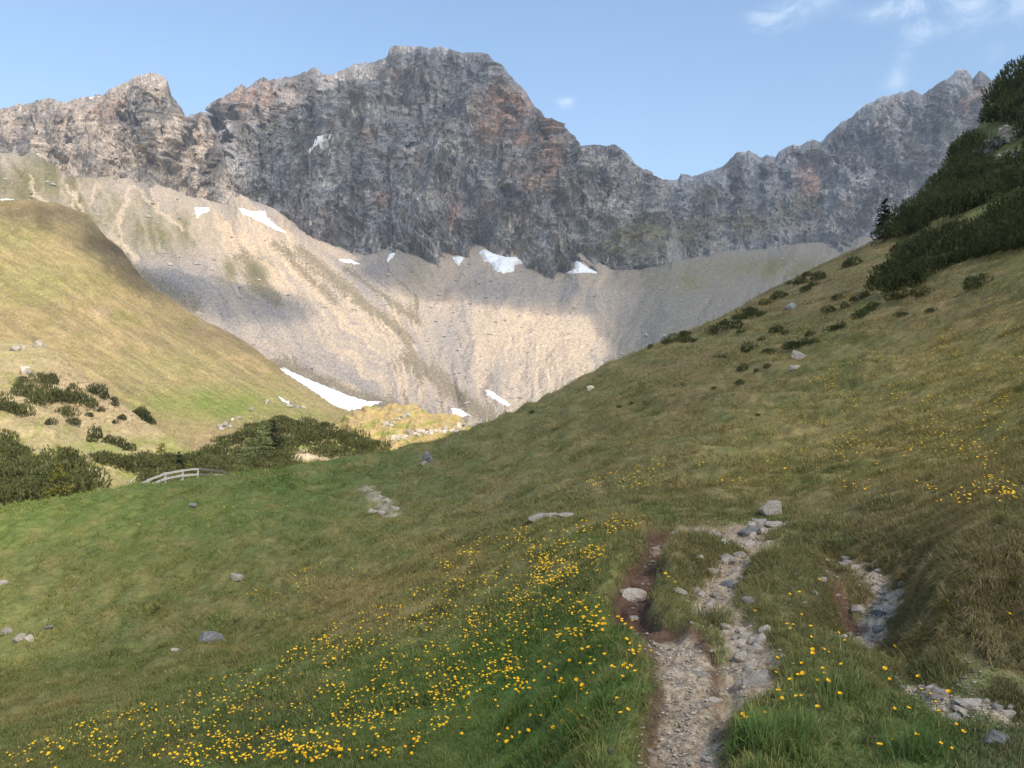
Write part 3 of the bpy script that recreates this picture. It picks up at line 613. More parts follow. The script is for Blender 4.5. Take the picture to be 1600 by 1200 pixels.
# spur with bushes at the left edge
crA = withY([(-250, 470), (0, 533), (30, 540), (60, 540), (90, 553), (120, 578), (150, 603), (180, 624), (210, 645), (240, 665), (270, 684), (300, 700), (340, 716), (390, 740)], [(-250, 240), (0, 232), (240, 205), (390, 190)])
S_spur = Sheet([withY([(-250, 900), (0, 870), (160, 850), (390, 820)], [(-250, 66), (390, 80)]), withY([(-250, 745), (0, 745), (80, 738), (160, 752), (250, 764), (390, 780)], [(-250, 95), (390, 110)]),
                withY([(-250, 610), (0, 640), (50, 654), (100, 673), (150, 690), (210, 711), (280, 735), (390, 765)], 132), withY([(-250, 598), (0, 643), (100, 681), (200, 714), (280, 737), (390, 766)], 152),
                crA, shift(crA, 40, 45)], -250, 390, 1.0, [50, 60, 12, 70, 20])
s = S_spur; vx, vy = s.view(); nm = s.normals()
s.push(.8 * fbm(vx / 50, vy / 30, 3., 3) + .16 * fbm(vx / 12, vy / 6, 5., 3) + .05 * fbm(vx / 4, vy / 2.5, 8., 3), nm)
vx, vy = s.view(); pt = fbm(vx / 36, vy / 20, 7., 4); gr = fbm(vx / 3.5, vy / 2., 1., 3); he = fbm(vx / 7, vy / 4, 4., 4)
c = np.broadcast_to(lin((184, 164, 116)), vx.shape + (3,)).copy(); c = mixc(c, lin((150, 150, 74)), sstep(0., .5, pt) * .7)
heath = np.clip(sstep(130, 215, vx + .0 * vy) * 0 + blobs(vx, vy, [(120, 610, 110, 50, .9), (170, 640, 100, 40, .9)]), 0, 1)
c = mixc(c, lin((196, 168, 128)), heath * .8); c = mixc(c, lin((104, 86, 56)), heath * sstep(.22, .55, he) * .9)
c = mixc(c, lin((150, 158, 76)), blobs(vx, vy, [(160, 700, 60, 12, .7), (320, 705, 60, 20, .6), (200, 760, 80, 30, .3)]) * .8)
S_spur.build("spur_terrain", M_hill, .84 * c * (1 + .2 * gr)[..., None], smooth=True)

# mound behind the fence that carries the pine thicket
crM = withY([(90, 760), (150, 735), (200, 730), (250, 722), (300, 708), (340, 694), (370, 675), (400, 664), (440, 655), (470, 655), (500, 664), (540, 676), (570, 690), (600, 706), (680, 740)], [(90, 150), (300, 180), (440, 215), (680, 215)])
S_mound = Sheet([withY([(90, 850), (680, 830)], 72), withY([(90, 790), (200, 780), (300, 765), (400, 752), (500, 738), (600, 726), (680, 760)], [(90, 108), (680, 125)]), crM, shift(crM, 30, 40)], 90, 680, 1.0, [30, 80, 20])
s = S_mound; vx, vy = s.view(); nm = s.normals()
s.push(.5 * fbm(vx / 30, vy / 18, 3., 3) + .3 * fbm(vx / 9, vy / 6, 5., 3), nm)
vx, vy = s.view(); pt = fbm(vx / 30, vy / 15, 7., 4); gr = fbm(vx / 3.5, vy / 2., 1., 3)
c = np.broadcast_to(lin((180, 156, 108)), vx.shape + (3,)).copy(); c = mixc(c, lin((140, 148, 70)), sstep(-.1, .4, pt) * .8); c = mixc(c, lin((216, 192, 156)), blobs(vx, vy, [(480, 712, 30, 8, .9), (520, 722, 20, 6, .8), (460, 680, 20, 5, .5)]))
S_mound.build("mound_terrain", M_hill, c * (1 + .2 * gr)[..., None], smooth=True)

# valley bottom underneath everything, out to the horizon
n = 40; xx, yy = np.meshgrid(np.linspace(-3500, 3500, n), np.linspace(-1500, 4500, n))
zz = -70 + 6 * fbm(xx / 500, yy / 500, 0, 3)
tag(mesh_obj("valley_ground", raw_mesh("valley_ground", np.stack([xx, yy, zz], -1).reshape(-1, 3), grid_faces(n, n), M_hill, np.tile(lin((120, 125, 66)), (n * n, 1)), True)), kind="structure")

# ------------------------------------------------------------------ old snow lying at the foot of the cliffs and in the gullies
def inpoly(x, y, poly):
    r = np.zeros(np.shape(x), bool); n = len(poly); j = n - 1
    for i in range(n):
        (xi, yi), (xj, yj) = poly[i], poly[j]
        c = ((yi > y) != (yj > y)) & (x < (xj - xi) * (y - yi) / (yj - yi + 1e-12) + xi); r ^= c; j = i
    return r
def edge_d(x, y, poly): return pdist(x, y, list(poly) + [poly[0]])
def snow(sheet, poly, label, thick=2.0):
    a = np.array(poly, float); x0, x1 = a[:, 0].min() - 3, a[:, 0].max() + 3; y0, y1 = a[:, 1].min() - 3, a[:, 1].max() + 3
    nx, ny = int((x1 - x0) / .8) + 2, int((y1 - y0) / .6) + 2
    cx = np.linspace(x0, x1, nx); cy = np.linspace(y0, y1, ny)
    vx, vy = sheet.view(); P = np.zeros((ny, nx, 3))
    for i, px in enumerate(cx):
        j = int(np.clip(np.searchsorted(sheet.px, px), 0, len(sheet.px) - 1)); col = vy[:, j]
        o = np.argsort(col, kind='stable'); ok = col[o]
        for k, arr in enumerate((sheet.x, sheet.y, sheet.z)): P[:, i, k] = np.interp(cy, ok, arr[o, j])
    X, Y = np.meshgrid(cx, cy); n_ = fbm(X / 6, Y / 4, 1.0, 4)
    for _ in range(6): P[1:-1] = .5 * P[1:-1] + .25 * (P[:-2] + P[2:]); P[:, 1:-1] = .5 * P[:, 1:-1] + .25 * (P[:, :-2] + P[:, 2:])
    ins = inpoly(X, Y, poly); d = edge_d(X, Y, poly) * np.where(ins, 1, -1) + 1.3 * n_
    k = P[..., 1] / 1000.0
    h = np.where(d > 0, .8 + thick * sstep(0, 4, d), -.6 - 1.2 * np.clip(-d, 0, 4))[..., None] * k[..., None]
    nv = np.array([0, -.75, .66]); P = P + nv * h
    keep = (d > -1.8).ravel(); f = grid_faces(ny, nx); f = f[keep[f].all(1)]
    u, inv = np.unique(f, return_inverse=True)
    if len(u) < 4: return
    o = mesh_obj("snow_patch", raw_mesh("snow_patch", P.reshape(-1, 3)[u], inv.reshape(f.shape), M_snow, smooth=True))
    tag(o, label, "snow patch", "patches of old snow below the cliffs")
snow(S_scree, [(428, 573), (445, 578), (475, 590), (505, 603), (545, 618), (572, 627), (596, 628), (570, 637), (540, 642), (520, 634), (490, 612), (455, 590), (432, 578)], "long curved snow tongue lying in the gully beside the golden hillside", 3)
snow(S_scree, [(748, 394), (757, 390), (770, 396), (790, 402), (806, 402), (818, 412), (803, 414), (802, 424), (786, 427), (772, 423), (768, 412), (755, 408)], "broad ragged snow patch in the middle at the foot of the main cliff", 3)
snow(S_scree, [(882, 428), (895, 420), (898, 408), (908, 411), (920, 420), (932, 427), (915, 426), (900, 427)], "triangular snow patch right of the broad ragged one under the cliff")
snow(S_scree, [(706, 402), (727, 400), (720, 410), (716, 416), (711, 411)], "small wedge of snow just left of the broad ragged patch")
snow(S_scree, [(371, 325), (382, 327), (395, 331), (412, 330), (415, 340), (426, 350), (446, 364), (430, 360), (412, 350), (398, 343), (390, 339), (380, 335)], "slanting snow streak above the top of the pale scree cone")
snow(S_scree, [(303, 325), (325, 324), (328, 330), (315, 333), (307, 341)], "little snow patch left of the slanting streak, under the western cliff")
snow(S_main, [(378, 314), (386, 318), (393, 321), (385, 324), (380, 321)], "tiny snow scrap in the gully above the slanting streak")
snow(S_scree, [(528, 405), (545, 406), (566, 413), (550, 412), (535, 409)], "thin snow line along the cliff foot above the scree crest")
snow(S_scree, [(604, 407), (608, 397), (618, 395), (614, 402), (606, 410)], "narrow upright snow sliver on the scree crest")
snow(S_main, [(477, 236), (490, 228), (494, 215), (503, 210), (518, 210), (510, 216), (502, 224), (488, 236)], "bright snow patch high on the main rock wall")
snow(S_scree, [(756, 610), (766, 611), (780, 620), (797, 632), (790, 634), (775, 626), (760, 617)], "thin snow strip low on the scree, the more distant of two")
snow(S_scree, [(703, 638), (718, 639), (734, 650), (720, 651), (708, 648)], "small snow patch at the lower edge of the scree beside the knolls")
snow(S_right, [(1058, 418), (1066, 415), (1071, 417), (1064, 422)], "small oval snow patch under the right hand ridge")
snow(S_left, [(130, 154), (145, 152), (168, 149), (160, 154), (140, 156)], "snow along the skyline of the western ridge")
snow(S_left, [(214, 180), (218, 181), (225, 193), (219, 192)], "short snow streak in a cleft of the western summit")
snow(S_left, [(220, 123), (232, 122), (228, 127), (221, 127)], "snow scrap on top of the western summit")
snow(S_hill, [(0, 306), (12, 308), (26, 315), (12, 315), (0, 312)], "snow strip at the left edge on the brow of the grassy hill")
snow(S_hill, [(434, 620), (442, 623), (450, 630), (441, 627)], "tiny snow strip on the golden slope above the pine thicket", 1)

# ------------------------------------------------------------------ rocks
def rock_mesh(name, mat, seed, sub=3, flat=1.0, rough=.09):
    r = np.random.default_rng(seed)
    import bmesh
    bm = bmesh.new(); bmesh.ops.create_icosphere(bm, subdivisions=sub, radius=1.0)
    V = np.array([v.co[:] for v in bm.verts]); f = np.array([[v.index for v in q.verts] for q in bm.faces]); bm.free()
    V *= (1 + .25 * fbm(V[:, 0] * 1.1 + seed, V[:, 1] * 1.1, V[:, 2] * 1.1, 2))[:, None]
    for _ in range(13):
        d = r.normal(size=3); d /= np.linalg.norm(d); c = r.uniform(.42, .8); k = V @ d
        V = V - np.clip(k - c, 0, None)[:, None] * d * .93
    V *= (1 + rough * fbm(V[:, 0] * (4 if sub < 5 else 2.2) + seed, V[:, 1] * (4 if sub < 5 else 2.2), V[:, 2] * 4, 5))[:, None]
    V -= (V.max(0) + V.min(0)) / 2; V /= (V.max(0) - V.min(0)) / 2
    V[:, 2] *= flat
    return raw_mesh(name, V, f, mat, smooth=False)
ROCKS = {k: [rock_mesh("rock_shape", mt, 11 * i + j * 3 + 1, 3) for i in range(5)] for j, (k, mt) in enumerate((("pale", M_pale), ("grey", M_grey), ("dark", M_dark)))}
SMALL = [rock_mesh("stone_shape", M_pale, 200 + i, 2) for i in range(7)] + [rock_mesh("stone_shape", M_grey, 230 + i, 2) for i in range(2)]
def rock_at(p, wid, hei, kind, label, name="rock", cat="rock", group=None, me=None, sink=.3, tilt=.2, dep=None):
    o = bpy.data.objects.new(name, me or random.choice(ROCKS[kind])); link(o)
    o.location = (p[0], p[1] + wid * .2, p[2] + hei * (.5 - sink)); o.scale = (wid / 2, (dep or wid * random.uniform(.6, .9)) / 2, hei * .62)
    o.rotation_euler = (random.uniform(-tilt, tilt), random.uniform(-tilt, tilt), random.uniform(-.5, .5) + random.choice((0, math.pi)))
    return tag(o, label, cat, group)
NR = [(1205, 806, 38, 31, "pale", "pale angular limestone block standing above the head of the path"),
      (985, 938, 52, 24, "pale", "pale broken slab wedged in the red earth trench"),
      (1183, 1070, 56, 24, "grey", "flat brownish slab at the lower end of the stone row"),
      (1157, 1076, 24, 15, "pale", "white wedge shaped stone beside the flat brownish slab"),
      (850, 811, 50, 11, "grey", "low grey outcrop at the far rim of the flowery meadow"),
      (880, 808, 34, 8, "pale", "pale flat end piece of the outcrop at the meadow rim"),
      (368, 906, 24, 11, "pale", "lone tilted white stone in the middle of the left meadow"),
      (328, 1003, 42, 17, "dark", "dark lichened rock lying in the left meadow grass"),
      (272, 1018, 18, 6, "pale", "small flat pale stone left of the dark lichened rock"),
      (8, 992, 22, 13, "grey", "grey stone at the left picture edge beside two pale ones"),
      (27, 1003, 20, 15, "pale", "left one of two pale stones touching in the sunlit grass"),
      (43, 1003, 16, 13, "pale", "right one of two pale stones touching in the sunlit grass"),
      (4, 913, 16, 8, "grey", "grey stone at the left edge high on the green meadow"),
      (74, 983, 14, 6, "dark", "small dark stone just above the two pale touching stones"),
      (617, 798, 22, 7, "pale", "pale flat stone at the lower end of the distant bare path"),
      (668, 722, 18, 20, "dark", "dark jutting rock on the shaded slope above the distant path"),
      (662, 726, 14, 7, "grey", "grey flake at the foot of the dark jutting rock"),
      (300, 793, 14, 9, "dark", "dark stone below the fence on the green meadow"),
      (922, 610, 13, 10, "pale", "single white rock near the skyline of the right slope"),
      (1243, 577, 20, 8, "pale", "pale slab below the grey boulder on the right slope"),
      (1250, 560, 26, 17, "grey", "grey boulder in the middle of the bushy right slope"),
      (1236, 484, 22, 14, "dark", "dark rock among bushes near the upper crest of the slope"),
      (1470, 918, 14, 12, "pale", "round white stone at the edge of the grassy bank"),
      (1470, 1092, 34, 17, "grey", "grey white slab, left of the pair under the grassy bank"),
      (1520, 1107, 46, 15, "pale", "long white slab, right of the pair under the grassy bank"),
      (1582, 1110, 18, 11, "pale", "small white stone at the right edge beside the long white slab"),
      (1556, 1162, 54, 16, "dark", "dark bluish flat rock in the grass at bottom right"),
      (990, 970, 16, 10, "pale", "pale cobble where the red trench meets the footpath"),
      (1143, 920, 36, 15, "dark", "dark rock ledge at the edge of the stony path"),
      (1136, 878, 36, 13, "grey", "brown grey boulder where the stony path bends"),
      (1172, 835, 40, 14, "dark", "dark rounded rock among the rubble at the path head"),
      (1212, 823, 34, 7, "pale", "flat pale slab below the angular limestone block"),
      (1180, 815, 26, 6, "pale", "thin pale slab left of the angular limestone block"),
      (1378, 962, 28, 9, "dark", "dark flat stone in the rubble of the gully"),
      (1402, 966, 26, 7, "pale", "pale flat stone next to the dark one in the gully"),
      (1378, 985, 26, 6, "grey", "lowest flat stone of the rubble gully"),
      (1415, 915, 22, 8, "pale", "pale stone halfway up the rubble gully"),
      (1097, 1056, 32, 7, "grey", "thin grey stone sticking out of the footpath gravel"),
      (1062, 1074, 24, 5, "grey", "low grey stone on the left half of the footpath"),
      (1118, 1100, 26, 12, "pale", "pale long stone on the right edge of the footpath"),
      (1100, 1107, 22, 9, "grey", "grey stone beside the pale long one on the footpath edge"),
      (1017, 1178, 14, 9, "pale", "pale chip at the foot of the red path bank"),
      (1112, 1192, 28, 8, "pale", "flat pale stone at the bottom edge of the path"),
      (955, 1175, 9, 8, "pale", "tiny white stone in the grass left of the footpath"),
      (882, 1150, 22, 14, "grey", "pale brown stone half buried in a straw tussock")]
_pp = place([a[0] for a in NR], [a[1] for a in NR])
for (px, py, wp, hp, kd, lb), p in zip(NR, _pp):
    k = p[1] / F; rock_at(p, wp * k, hp * k, kd, lb, dep=max(wp * k * .7, hp * k))
for (px, py, wp, hp, kd, lb) in [(1556, 232, 46, 30, "dark", "broad grey crag showing between the dark pines high on the right"), (1588, 215, 50, 34, "grey", "upper grey crag at the right edge between the dark pines"), (1532, 244, 28, 18, "dark", "small dark crag lowest on the left of the crag group"),
                                 (1572, 248, 40, 20, "grey", "long low crag under the upper grey one among the pines"), (1600, 246, 34, 22, "dark", "dark crag at the very edge below the upper grey crag")]:
    p = place(px, py)[0]; k = p[1] / F; rock_at(p, wp * k, hp * k, kd, lb, "crag", "crag", dep=wp * k * .8, sink=.45, me=rock_mesh("crag", {"dark": M_dark, "grey": M_grey}[kd], int(px), 5, 1.0, .34))
ROW = [(1172, 1020), (1183, 1018), (1157, 1010), (1190, 1008), (1165, 1002), (1178, 1006), (1185, 1030), (1172, 1033), (1160, 1034), (1176, 1045), (1166, 1058), (1178, 1056), (1150, 1000), (1160, 990), (1145, 990), (1136, 984), (1196, 990), (1150, 980), (1182, 1012), (1164, 1018)]
for (px, py), p in zip(ROW, place([a[0] for a in ROW], [a[1] for a in ROW])):
    k = p[1] / F; wd = random.uniform(13, 24) * k; rock_at(p, wd, wd * random.uniform(.5, .75), "pale", "white angular stone in the row of stones right of the footpath", "stone", "stone", "row of white stones right of the footpath", random.choice(SMALL[:7]), .25, .5)
def along(L, n, spread):
    L = np.array(L); seg = np.hypot(*np.diff(L, axis=0).T); cum = np.concatenate([[0], np.cumsum(seg)]); t = rng.uniform(0, cum[-1], n)
    return np.stack([np.interp(t, cum, L[:, 0]) + rng.normal(0, spread, n), np.interp(t, cum, L[:, 1]) + rng.normal(0, spread, n)], 1)
def scatter(L, n, spread, s0, s1, label, group, thin=.55):
    P = along(L, n, spread); Z = ground_z(P[:, 0], P[:, 1])
    for (x, y), z in zip(P, Z):
        wd = s0 * (s1 / s0) ** (random.random() ** 2.2)
        rock_at((x, y, z), wd, wd * thin * random.uniform(.6, 1.3), "pale", label, "stone", "stone", group, random.choice(SMALL), .3, .35)
scatter(L_BRANCH, 68, .13, .03, .13, "small pale stone in the stony branch of the path", "stones in the stony branch of the path")
scatter(L_UPPER, 46, .2, .04, .17, "pale broken stone in the rubble at the head of the path", "stones at the head of the path")
scatter(L_UPPER2, 18, .12, .05, .16, "pale stone on the bare patch behind the red trench", "stones behind the red trench")
scatter(L_TRENCH, 16, .05, .025, .09, "small stone fallen into the red earth trench", "stones in the red trench")
scatter(L_GULLY, 74, .24, .03, .15, "pale rubble stone in the gully below the grassy bank", "stones in the gully below the bank")
scatter(L_GUL2, 34, .11, .02, .09, "small stone of the rubble under the grassy bank at right", "stones under the bank at right")
scatter(L_FAR, 22, .35, .1, .4, "pale stone on the distant bare piece of path", "stones on the distant path")
# fine gravel: nobody could count it
g = Geo()
P = np.concatenate([along(L_MAIN, 5000, .085), along(L_BRANCH, 3600, .11), along(L_UPPER, 1500, .16), along(L_GULLY, 4200, .24), along(L_TRENCH, 300, .06), along(L_GUL2, 1500, .12), along(L_UPPER2, 300, .12)])
Z = ground_z(P[:, 0], P[:, 1]); oc = np.array([(1, 0, 0), (0, 1, 0), (-1, 0, 0), (0, -1, 0), (0, 0, 1), (0, 0, -1)], float)
of = np.array([(0, 1, 4), (1, 2, 4), (2, 3, 4), (3, 0, 4), (1, 0, 5), (2, 1, 5), (3, 2, 5), (0, 3, 5)])
nG = len(P); sz = .0025 * (5.0) ** (rng.random(nG) ** 3)
ax = rng.uniform(.6, 1.4, (nG, 6, 1)); an = rng.uniform(0, 6.28, nG); ca, sa = np.cos(an), np.sin(an)
V = oc[None] * ax * sz[:, None, None] * np.array([1.2, .9, .6]); V = np.stack([V[..., 0] * ca[:, None] - V[..., 1] * sa[:, None], V[..., 0] * sa[:, None] + V[..., 1] * ca[:, None], V[..., 2]], -1)
V += np.stack([P[:, 0], P[:, 1], Z + sz * .35 + .004], -1)[:, None]
mt, t = new_mat("gravel"); ri = t.new('ShaderNodeNewGeometry').outputs['Random Per Island']
finish(t, t.mix(ri, (.22, .17, .12, 1), (.54, .46, .35, 1)), .9); M_gravel = mt
o = mesh_obj("gravel", raw_mesh("gravel", V.reshape(-1, 3), (of[None] + np.arange(nG)[:, None, None] * 6).reshape(-1, 3), M_gravel)); tag(o, kind="stuff")

def far_rocks(sheet, L, label, group, name="boulder"):
    for (px, py, wp, hp, kd) in L:
        p = sheet.at(px, py); k = p[1] / F; rock_at(p, wp * k, hp * k, kd, label, name, "boulder", group, dep=wp * k)
random.seed(21)
def cluster(x0, y0, x1, y1, n, s0, s1, spread, kinds=("grey", "pale", "dark")):
    L = []
    for _ in range(n):
        t = random.random(); wd = random.uniform(s0, s1); L.append((x0 + (x1 - x0) * t + random.gauss(0, spread), y0 + (y1 - y0) * t + random.gauss(0, spread * .5), wd, wd * random.uniform(.5, .9), random.choice(kinds)))
    return L
KP = ('grey', 'pale', 'pale')
far_rocks(S_knoll, cluster(600, 668, 640, 648, 22, 3, 9, 3, KP), "grey boulder in the upper row of rocks across the knoll", "boulders in the upper row on the knolls")
far_rocks(S_knoll, cluster(615, 688, 660, 674, 30, 3, 11, 4, KP) + cluster(660, 678, 720, 672, 30, 3, 10, 4, KP), "grey boulder in the lower band of rocks on the golden knolls", "boulders in the lower band on the knolls")
far_rocks(S_knoll, cluster(710, 662, 770, 662, 20, 3, 8, 4), "grey boulder at the foot of the scree right of the knolls", "boulders at the scree foot")
far_rocks(S_hill, cluster(440, 630, 475, 640, 12, 3, 9, 3) + [(415, 630, 9, 8, "grey"), (392, 642, 8, 8, "grey")], "grey boulder on the grass above the pine thicket", "boulders above the thicket")
far_rocks(S_hill, cluster(345, 672, 365, 655, 14, 3, 9, 3), "grey rock in the little outcrop left above the thicket", "rocks of the outcrop above the thicket")
far_rocks(S_spur, [(58, 540, 16, 11, "pale"), (66, 541, 9, 8, "grey"), (52, 543, 7, 6, "grey")], "pale grey rock of the cluster on top of the bushy spur", "rocks on top of the spur")
far_rocks(S_spur, [(26, 546, 13, 8, "grey"), (36, 544, 9, 6, "pale"), (18, 548, 8, 5, "dark")], "grey rock of the left cluster on the bushy spur", "left rocks on the spur")
far_rocks(S_spur, [(38, 583, 16, 15, "pale")], "big pale boulder standing above the bushes on the spur", None)
far_rocks(S_spur, [(45, 585, 10, 7, "dark")], "brown rock leaning on the big pale boulder on the spur", None)
far_rocks(S_spur, [(145, 737, 16, 5, "pale")], "pale flat rock in the hollow beside the left thicket", None)
# boulders and blocks strewn over the scree: one mass
proto = [np.array([v.co[:] for v in m_.vertices]) for m_ in SMALL[:4]]; pf = [np.array([p_.vertices[:] for p_ in m_.polygons]) for m_ in SMALL[:4]]
# use very light shapes for them
V, T, nb = [], [], 0
vx, vy = S_scree.view(); rows, cols = vx.shape
tries = 0
while nb < 1700 and tries < 30000:
    tries += 1
    i, j = random.randrange(40, rows - 12), random.randrange(cols); a, b = vx[i, j], vy[i, j]
    dens = max(math.exp(-((a - 800) / 130) ** 2 - ((b - 500) / 90) ** 2), .8 * math.exp(-((a - 720) / 40) ** 2 - ((b - 560) / 70) ** 2), .7 * math.exp(-((a - 1060) / 90) ** 2 - ((b - 480) / 50) ** 2), .25)
    if random.random() > dens: continue
    sz = .9 * (6.0) ** (random.random() ** 3.5); an = random.uniform(0, 6.28)
    q = oc * rng.uniform(.6, 1.35, (6, 1)) * sz * np.array([1.2, 1, .75]); q = np.stack([q[:, 0] * math.cos(an) - q[:, 1] * math.sin(an), q[:, 0] * math.sin(an) + q[:, 1] * math.cos(an), q[:, 2]], 1)
    V.append(q + (S_scree.x[i, j], S_scree.y[i, j], S_scree.z[i, j])); T.append(of + nb * 6); nb += 1
mt, t = new_mat("scree_blocks"); ri = t.new('ShaderNodeNewGeometry').outputs['Random Per Island']
finish(t, t.mix(ri, (.24, .22, .20, 1), (.50, .45, .39, 1)), .9)
o = mesh_obj("scree_rubble", raw_mesh("scree_rubble", np.concatenate(V), np.concatenate(T), mt)); tag(o, kind="stuff")

# ------------------------------------------------------------------ dwarf mountain pines
def pine_mesh(seed, mat, shoots=300, m=13):
    r = np.random.default_rng(seed)
    lob = r.normal(size=(9, 3)); lob[:, 2] = np.abs(lob[:, 2]) * .6; lob /= np.linalg.norm(lob, axis=1)[:, None]; lr = r.uniform(.1, .38, 9)
    d = r.normal(size=(shoots, 3)); d[:, 2] = np.abs(d[:, 2]); d /= np.linalg.norm(d, axis=1)[:, None]
    rad = .72 + (np.clip((d @ lob.T - .72) / .28, 0, 1) * lr).sum(1); rad *= np.where(r.random(shoots) < .3, r.uniform(.35, .9, shoots), r.uniform(.9, 1.06, shoots))
    p = d * rad[:, None] * np.array([1, 1, .82]); p[:, 2] += -.05
    ax = d * np.array([.7, .7, .35]) + np.array([0, 0, .75]) + r.normal(0, .18, (shoots, 3)); ax /= np.linalg.norm(ax, axis=1)[:, None]
    L = r.uniform(.14, .27, shoots)
    s_ = r.uniform(0, 1, (shoots, m)); az = r.uniform(0, 6.28, (shoots, m))
    e1 = np.cross(ax, np.array([.3, .9, .1])); e1 /= np.linalg.norm(e1, axis=1)[:, None]; e2 = np.cross(ax, e1)
    o = e1[:, None] * np.cos(az)[..., None] + e2[:, None] * np.sin(az)[..., None]
    b = p[:, None] + ax[:, None] * (s_ * L[:, None])[..., None]
    nd = o * .75 + ax[:, None] * .75; ln = r.uniform(.07, .13, (shoots, m, 1))
    wv = np.cross(nd, ax[:, None]); wv /= np.linalg.norm(wv, axis=-1, keepdims=True) + 1e-9; wd = r.uniform(.016, .03, (shoots, m, 1))
    V = np.stack([b - wv * wd, b + wv * wd, b + nd * ln], 2).reshape(-1, 3); T = np.arange(len(V)).reshape(-1, 3)
    g = Geo(); g.add(V, t=T)
    return g.mesh("dwarf_pine_shape", mat)
PINES = [pine_mesh(i + 40, M_pine) for i in range(7)]; SHADED_PINES = [pine_mesh(i + 60, M_pine_shaded) for i in range(6)]
N_PINE = [0]
def pine(p, wd, hr, label, group):
    o = bpy.data.objects.new("mountain_pine", random.choice(SHADED_PINES if ("dark" in label or "right" in label) and "thicket" not in label else PINES)); link(o); N_PINE[0] += 1
    o.location = (p[0], p[1], p[2] - .04 * wd); o.scale = (wd / 2, wd / 2 * random.uniform(.8, 1.1), wd / 2 * hr * 1.42 * random.uniform(.85, 1.2)); o.rotation_euler = (0, 0, random.uniform(0, 6.28))
    tag(o, label, "pine bush", group)
random.seed(5)
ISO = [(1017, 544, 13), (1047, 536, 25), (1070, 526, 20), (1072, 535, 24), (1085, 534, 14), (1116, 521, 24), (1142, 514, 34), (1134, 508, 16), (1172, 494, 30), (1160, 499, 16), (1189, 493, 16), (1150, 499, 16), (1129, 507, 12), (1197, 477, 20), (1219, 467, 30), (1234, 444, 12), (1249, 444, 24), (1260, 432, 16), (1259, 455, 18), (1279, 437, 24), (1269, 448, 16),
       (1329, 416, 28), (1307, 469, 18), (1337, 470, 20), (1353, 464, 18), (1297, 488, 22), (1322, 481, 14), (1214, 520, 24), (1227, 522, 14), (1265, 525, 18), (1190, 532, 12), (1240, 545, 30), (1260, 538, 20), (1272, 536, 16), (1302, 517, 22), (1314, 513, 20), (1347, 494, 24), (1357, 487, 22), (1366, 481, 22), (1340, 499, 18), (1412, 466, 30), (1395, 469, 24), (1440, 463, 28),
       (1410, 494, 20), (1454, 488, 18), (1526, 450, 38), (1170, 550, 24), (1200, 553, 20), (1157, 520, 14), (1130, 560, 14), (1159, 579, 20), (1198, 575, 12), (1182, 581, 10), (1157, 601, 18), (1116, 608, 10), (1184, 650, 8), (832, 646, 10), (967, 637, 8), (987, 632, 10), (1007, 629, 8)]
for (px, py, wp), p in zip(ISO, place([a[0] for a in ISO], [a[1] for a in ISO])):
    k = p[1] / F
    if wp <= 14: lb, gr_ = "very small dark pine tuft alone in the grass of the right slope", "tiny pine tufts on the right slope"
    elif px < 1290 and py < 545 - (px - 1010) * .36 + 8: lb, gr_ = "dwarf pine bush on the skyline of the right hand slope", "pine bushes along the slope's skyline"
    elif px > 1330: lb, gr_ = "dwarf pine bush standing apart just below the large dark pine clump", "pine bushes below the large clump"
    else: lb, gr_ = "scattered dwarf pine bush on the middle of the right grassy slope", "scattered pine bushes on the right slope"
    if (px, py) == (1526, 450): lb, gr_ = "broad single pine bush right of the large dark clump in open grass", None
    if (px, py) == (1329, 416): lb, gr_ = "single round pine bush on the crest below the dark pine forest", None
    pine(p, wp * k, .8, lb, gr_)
def fill(poly, n, mind):
    a = np.array(poly, float); pts = []
    for _ in range(20000):
        x, y = random.uniform(a[:, 0].min(), a[:, 0].max()), random.uniform(a[:, 1].min(), a[:, 1].max())
        if inpoly(np.array(x), np.array(y), poly) and all((x - u) ** 2 + (1.6 * (y - v)) ** 2 > mind ** 2 for u, v in pts): pts.append((x, y))
        if len(pts) >= n: break
    return pts
def mass(poly, n, mind, w0, w1, hr, label, group, sheet=None):
    pts = [q for q in fill(poly, n, mind) if not (1532 < q[0] < 1612 and 196 < q[1] < 268)]
    P = place([a for a, b in pts], [b for a, b in pts]) if sheet is None else [min((s_.at(a, b) for s_ in sheet if s_.px[0] <= a <= s_.px[-1]), key=lambda q: q[1] + 1e4 * (abs(600 - F * q[2] / q[1] - b) > 3)) for a, b in pts]
    for p in P: k = p[1] / F; pine(p, random.uniform(w0, w1) * k, hr, label, group)
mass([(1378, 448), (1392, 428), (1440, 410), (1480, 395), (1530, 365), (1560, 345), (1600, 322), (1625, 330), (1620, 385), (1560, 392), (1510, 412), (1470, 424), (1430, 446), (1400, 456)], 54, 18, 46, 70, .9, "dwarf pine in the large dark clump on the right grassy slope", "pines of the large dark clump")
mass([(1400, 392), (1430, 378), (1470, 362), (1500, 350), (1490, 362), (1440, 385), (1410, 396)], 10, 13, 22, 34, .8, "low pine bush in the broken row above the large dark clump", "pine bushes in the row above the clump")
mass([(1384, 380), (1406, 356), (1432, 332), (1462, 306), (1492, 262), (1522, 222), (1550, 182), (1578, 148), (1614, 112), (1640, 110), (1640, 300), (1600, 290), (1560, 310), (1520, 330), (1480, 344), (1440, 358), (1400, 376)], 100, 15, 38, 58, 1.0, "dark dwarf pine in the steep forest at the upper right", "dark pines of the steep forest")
mass([(0, 792), (-15, 745), (20, 728), (50, 735), (80, 742), (92, 722), (112, 720), (122, 738), (146, 756), (150, 770), (80, 786)], 26, 17, 40, 56, 1.1, "bushy pine in the thicket at the left edge below the golden bench", "pines of the left edge thicket", (S_spur,))
